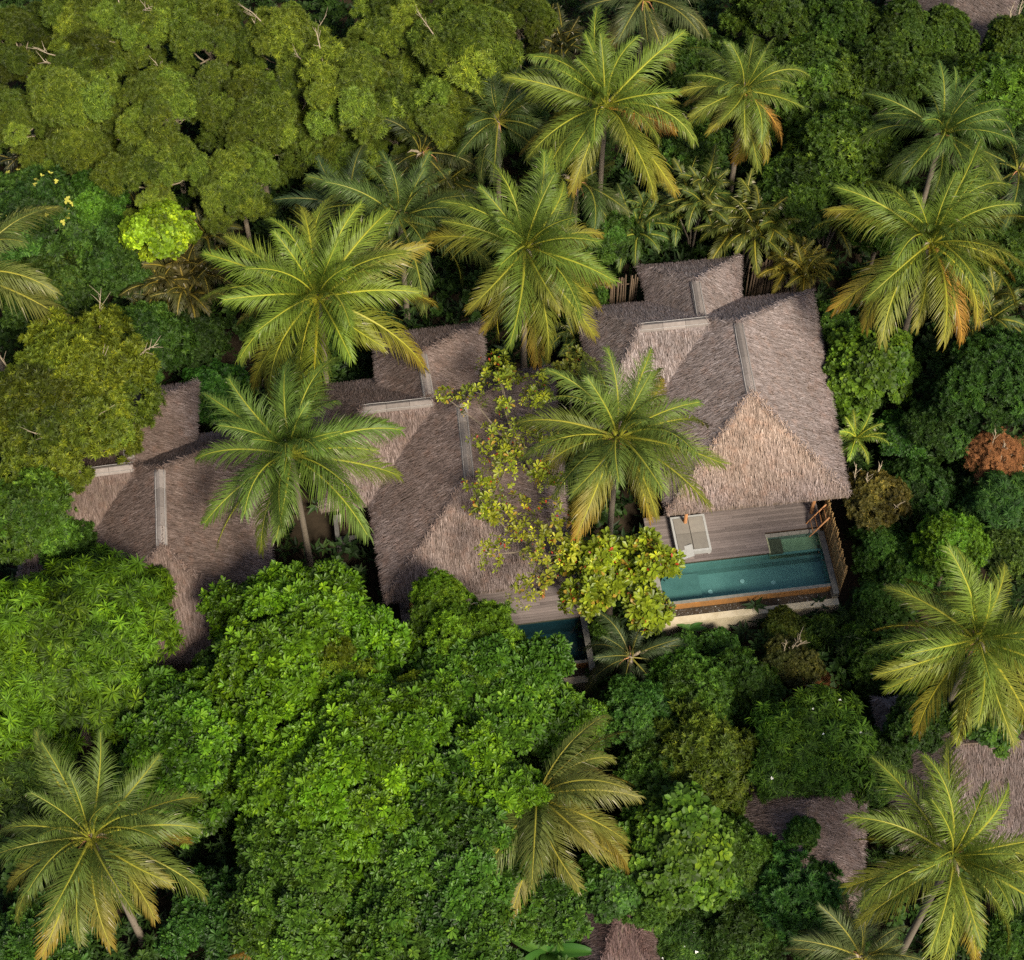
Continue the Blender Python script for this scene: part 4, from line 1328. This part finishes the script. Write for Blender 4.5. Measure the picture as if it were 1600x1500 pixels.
tree("flowering_tree", 'pointed', 1270, 1170, 98, 5.2, (0.058, 0.125, 0.016), "round tree with starry leaves and small white flowers above the tilted hut", "tree", flowers=M_PETAL, fl_n=16, flat=.7)
tree("flowering_tree", 'pointed', 1375, 1185, 55, 3.8, (0.036, 0.085, 0.016), "smaller starry leaved tree left of the grey roofed hut", "tree")
tree("leafy_tree", 'small', 1105, 1185, 92, 5.0, (0.075, 0.115, 0.016), "yellowish green leafy tree right of the orange tipped palm", "tree")
tree("leafy_tree", 'small', 1025, 1215, 62, 4.4, (0.045, 0.098, 0.016), "leafy tree touching the orange tipped palm's upper fronds", "tree")
tree("leafy_tree", 'round', 1060, 1320, 98, 5.6, (0.062, 0.125, 0.015), "bright green tree with round leaves right of the orange tipped fronds", "tree")
tree("leafy_tree", 'small', 1150, 1340, 70, 4.6, (0.050, 0.105, 0.016), "green tree at the left corner of the tilted hut", "tree")
tree("leafy_tree", 'small', 1235, 1395, 92, 4.0, (0.031, 0.090, 0.020), "dark blue green tree below the tilted hut", "tree")
tree("leafy_tree", 'small', 1255, 1300, 28, 5.2, (0.038, 0.096, 0.016), "small leafy shoots growing over the tilted hut roof", "shrub", dens=.8)
tree("flowering_shrub", 'pointed', 1075, 1470, 62, 2.6, (0.036, 0.085, 0.016), "low shrub with white flowers right of the dark reddish hut", "shrub", flowers=M_PETAL, fl_n=14)
tree("leafy_tree", 'small', 1160, 1460, 70, 3.2, (0.038, 0.085, 0.018), "green tree at the bottom edge right of the white flowered shrub", "tree")
tree("leafy_tree", 'round', 955, 1375, 62, 5.0, (0.041, 0.102, 0.018), "leafy branches over the ridge of the dark reddish hut", "tree", dens=.8)
tree("leafy_tree", 'small', 1025, 1405, 48, 4.8, (0.045, 0.095, 0.014), "leafy branches over the right side of the dark reddish hut", "tree", dens=.8)
tree("leafy_tree", 'small', 1480, 50, 55, 5.6, (0.045, 0.090, 0.014), "leafy tree in front of the distant hut", "tree")
tree("leafy_tree", 'small', 1290, 1460, 60, 2.6, (0.038, 0.090, 0.016), "shaded tree at the bottom edge left of the short palm", "tree")
tree("leafy_tree", 'small', 1590, 1470, 55, 2.6, (0.044, 0.102, 0.016), "leafy shrub in the extreme lower right corner", "shrub")
tree("big_leaf_shrub", 'round', 1430, 1150, 52, 3.8, (0.033, 0.090, 0.016), "big leaved dark shrub under the right edge palm", "shrub")
tree("leafy_tree", 'small', 1445, 1112, 58, 5.6, (0.036, 0.085, 0.014), "leafy tree behind the left end of the grey roofed hut", "tree")
tree("leafy_tree", 'round', 1545, 1112, 66, 6.2, (0.040, 0.095, 0.014), "round leaved tree behind the grey roofed hut under palm fronds", "tree")
tree("leafy_tree", 'small', 1560, 1160, 40, 5.4, (0.060, 0.100, 0.016), "leafy shoots at the right edge above the grey roofed hut", "shrub")


def banana(px, py, z, label, size=1.0):
    c = P(px, py, z)
    root = thing("banana_plant", label, "banana plant", (c[0], c[1], 0))
    g = random.Random(9)
    obj("stem", MB().tube([(0, 0, -.2), (0, 0, z)], [.13, .08], 8).mesh("stem", M_BAMBOO, True), root)
    S = 10
    for i in range(8):
        e0, e1, L = R(g.uniform(35, 65)), R(g.uniform(-45, -10)), g.uniform(1.7, 2.3)
        p = np.zeros(3); V, rb = [], []
        for s_ in range(S):
            u = s_ / (S - 1)
            el = e0 + (e1 - e0) * u
            w = .30 * math.sin(math.pi * min(1, .12 + u * .9)) ** .6 * (1 if u < .98 else .15)
            for k, lat in enumerate((-1, -.5, 0, .5, 1)):
                V.append(p + np.array([0, lat * w, .12 * abs(lat) * (1 - .8 * u) - (.03 if k == 2 else 0)]))
                rb.append(1.0 if k == 2 else 0)
            p = p + np.array([math.cos(el), 0, math.sin(el)]) * L / (S - 1)
        q_ = np.array([[a * 5 + k, a * 5 + k + 1, a * 5 + k + 6, a * 5 + k + 5] for a in range(S - 1) for k in range(4)])
        n_ = len(V)
        me = mesh_np("leaf", np.array(V), q_, M_LEAF, {"rnd": np.full(n_, .5 + .2 * g.random()), "rib": np.array(rb) * 2.0}, True)
        obj("leaf", me, root, (0, 0, z), Matrix.Rotation(i * 2.4 + .5, 3, 'Z'), size, (.045 * g.uniform(.8, 1.2), .110, .018))


banana(855, 1490, 2.6, "banana plant with wide ribbed leaves at the bottom edge beside the dark reddish hut")
banana(1078, 985, .7, "single banana plant sprouting below the pool's beige outer wall", .42)

# ------------------------------------------------------------------ undergrowth on the ground
def undergrowth():
    g = np.random.default_rng(99)
    n = 15000
    x = g.uniform(-34, 34, n); y = g.uniform(-26, 40, n)
    keep = np.array([not in_villa(a, b, -.2) for a, b in zip(x, y)])
    dens = np.sin(x * .7 + 1.3) * np.cos(y * .6) + np.sin(x * .31 - y * .4)
    keep &= (dens > -1.1)
    x, y = x[keep], y[keep]
    h = .25 + 1.1 * g.random(len(x)) ** 1.6
    p = np.stack([x, y, h], -1)
    ax = np.stack([g.normal(0, .35, len(x)), g.normal(0, .35, len(x)), np.ones(len(x))], -1)
    V, F, A = leaves_mesh(p, ax, 'oval', 7, .55, 1.0, g, True, 1.0, .1, .1)
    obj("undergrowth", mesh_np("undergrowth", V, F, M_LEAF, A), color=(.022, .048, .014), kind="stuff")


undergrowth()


def shrub_layer():
    g = np.random.default_rng(7)
    lumps = []
    for _ in range(4000):
        if len(lumps) >= 560: break
        x, y = g.uniform(-33, 33), g.uniform(-25, 38)
        if in_villa(x, y, 1.1): continue
        if any((x - a) ** 2 + (y - b) ** 2 < 1.6 for a, b, *_ in lumps): continue
        lumps.append((x, y, g.uniform(.5, 2.6), g.uniform(.8, 1.5)))
    VV, FF, RN, RIB, off = [], [], [], [], 0
    for (x, y, z, r) in lumps:
        if in_villa(x, y, 2.0): z *= .5
        p, d = dome_points(g, 130, 7, .36, sprays=45)
        p = p * r + np.array([x, y, z])
        kind = ('oval', 'obovate', 'lance', 'round')[g.integers(0, 4)]
        V, F, A = leaves_mesh(p, d + np.array([0, 0, .6]), kind, 6, g.uniform(.24, .42), 1.0, g, True, 1.0, .06, .1)
        VV.append(V); FF.append(F[0] + off); off += len(V)
        RN.append(np.clip(A["rnd"] * .6 + g.uniform(-.15, .4), 0, 1)); RIB.append(A["rib"])
    V = np.concatenate(VV)
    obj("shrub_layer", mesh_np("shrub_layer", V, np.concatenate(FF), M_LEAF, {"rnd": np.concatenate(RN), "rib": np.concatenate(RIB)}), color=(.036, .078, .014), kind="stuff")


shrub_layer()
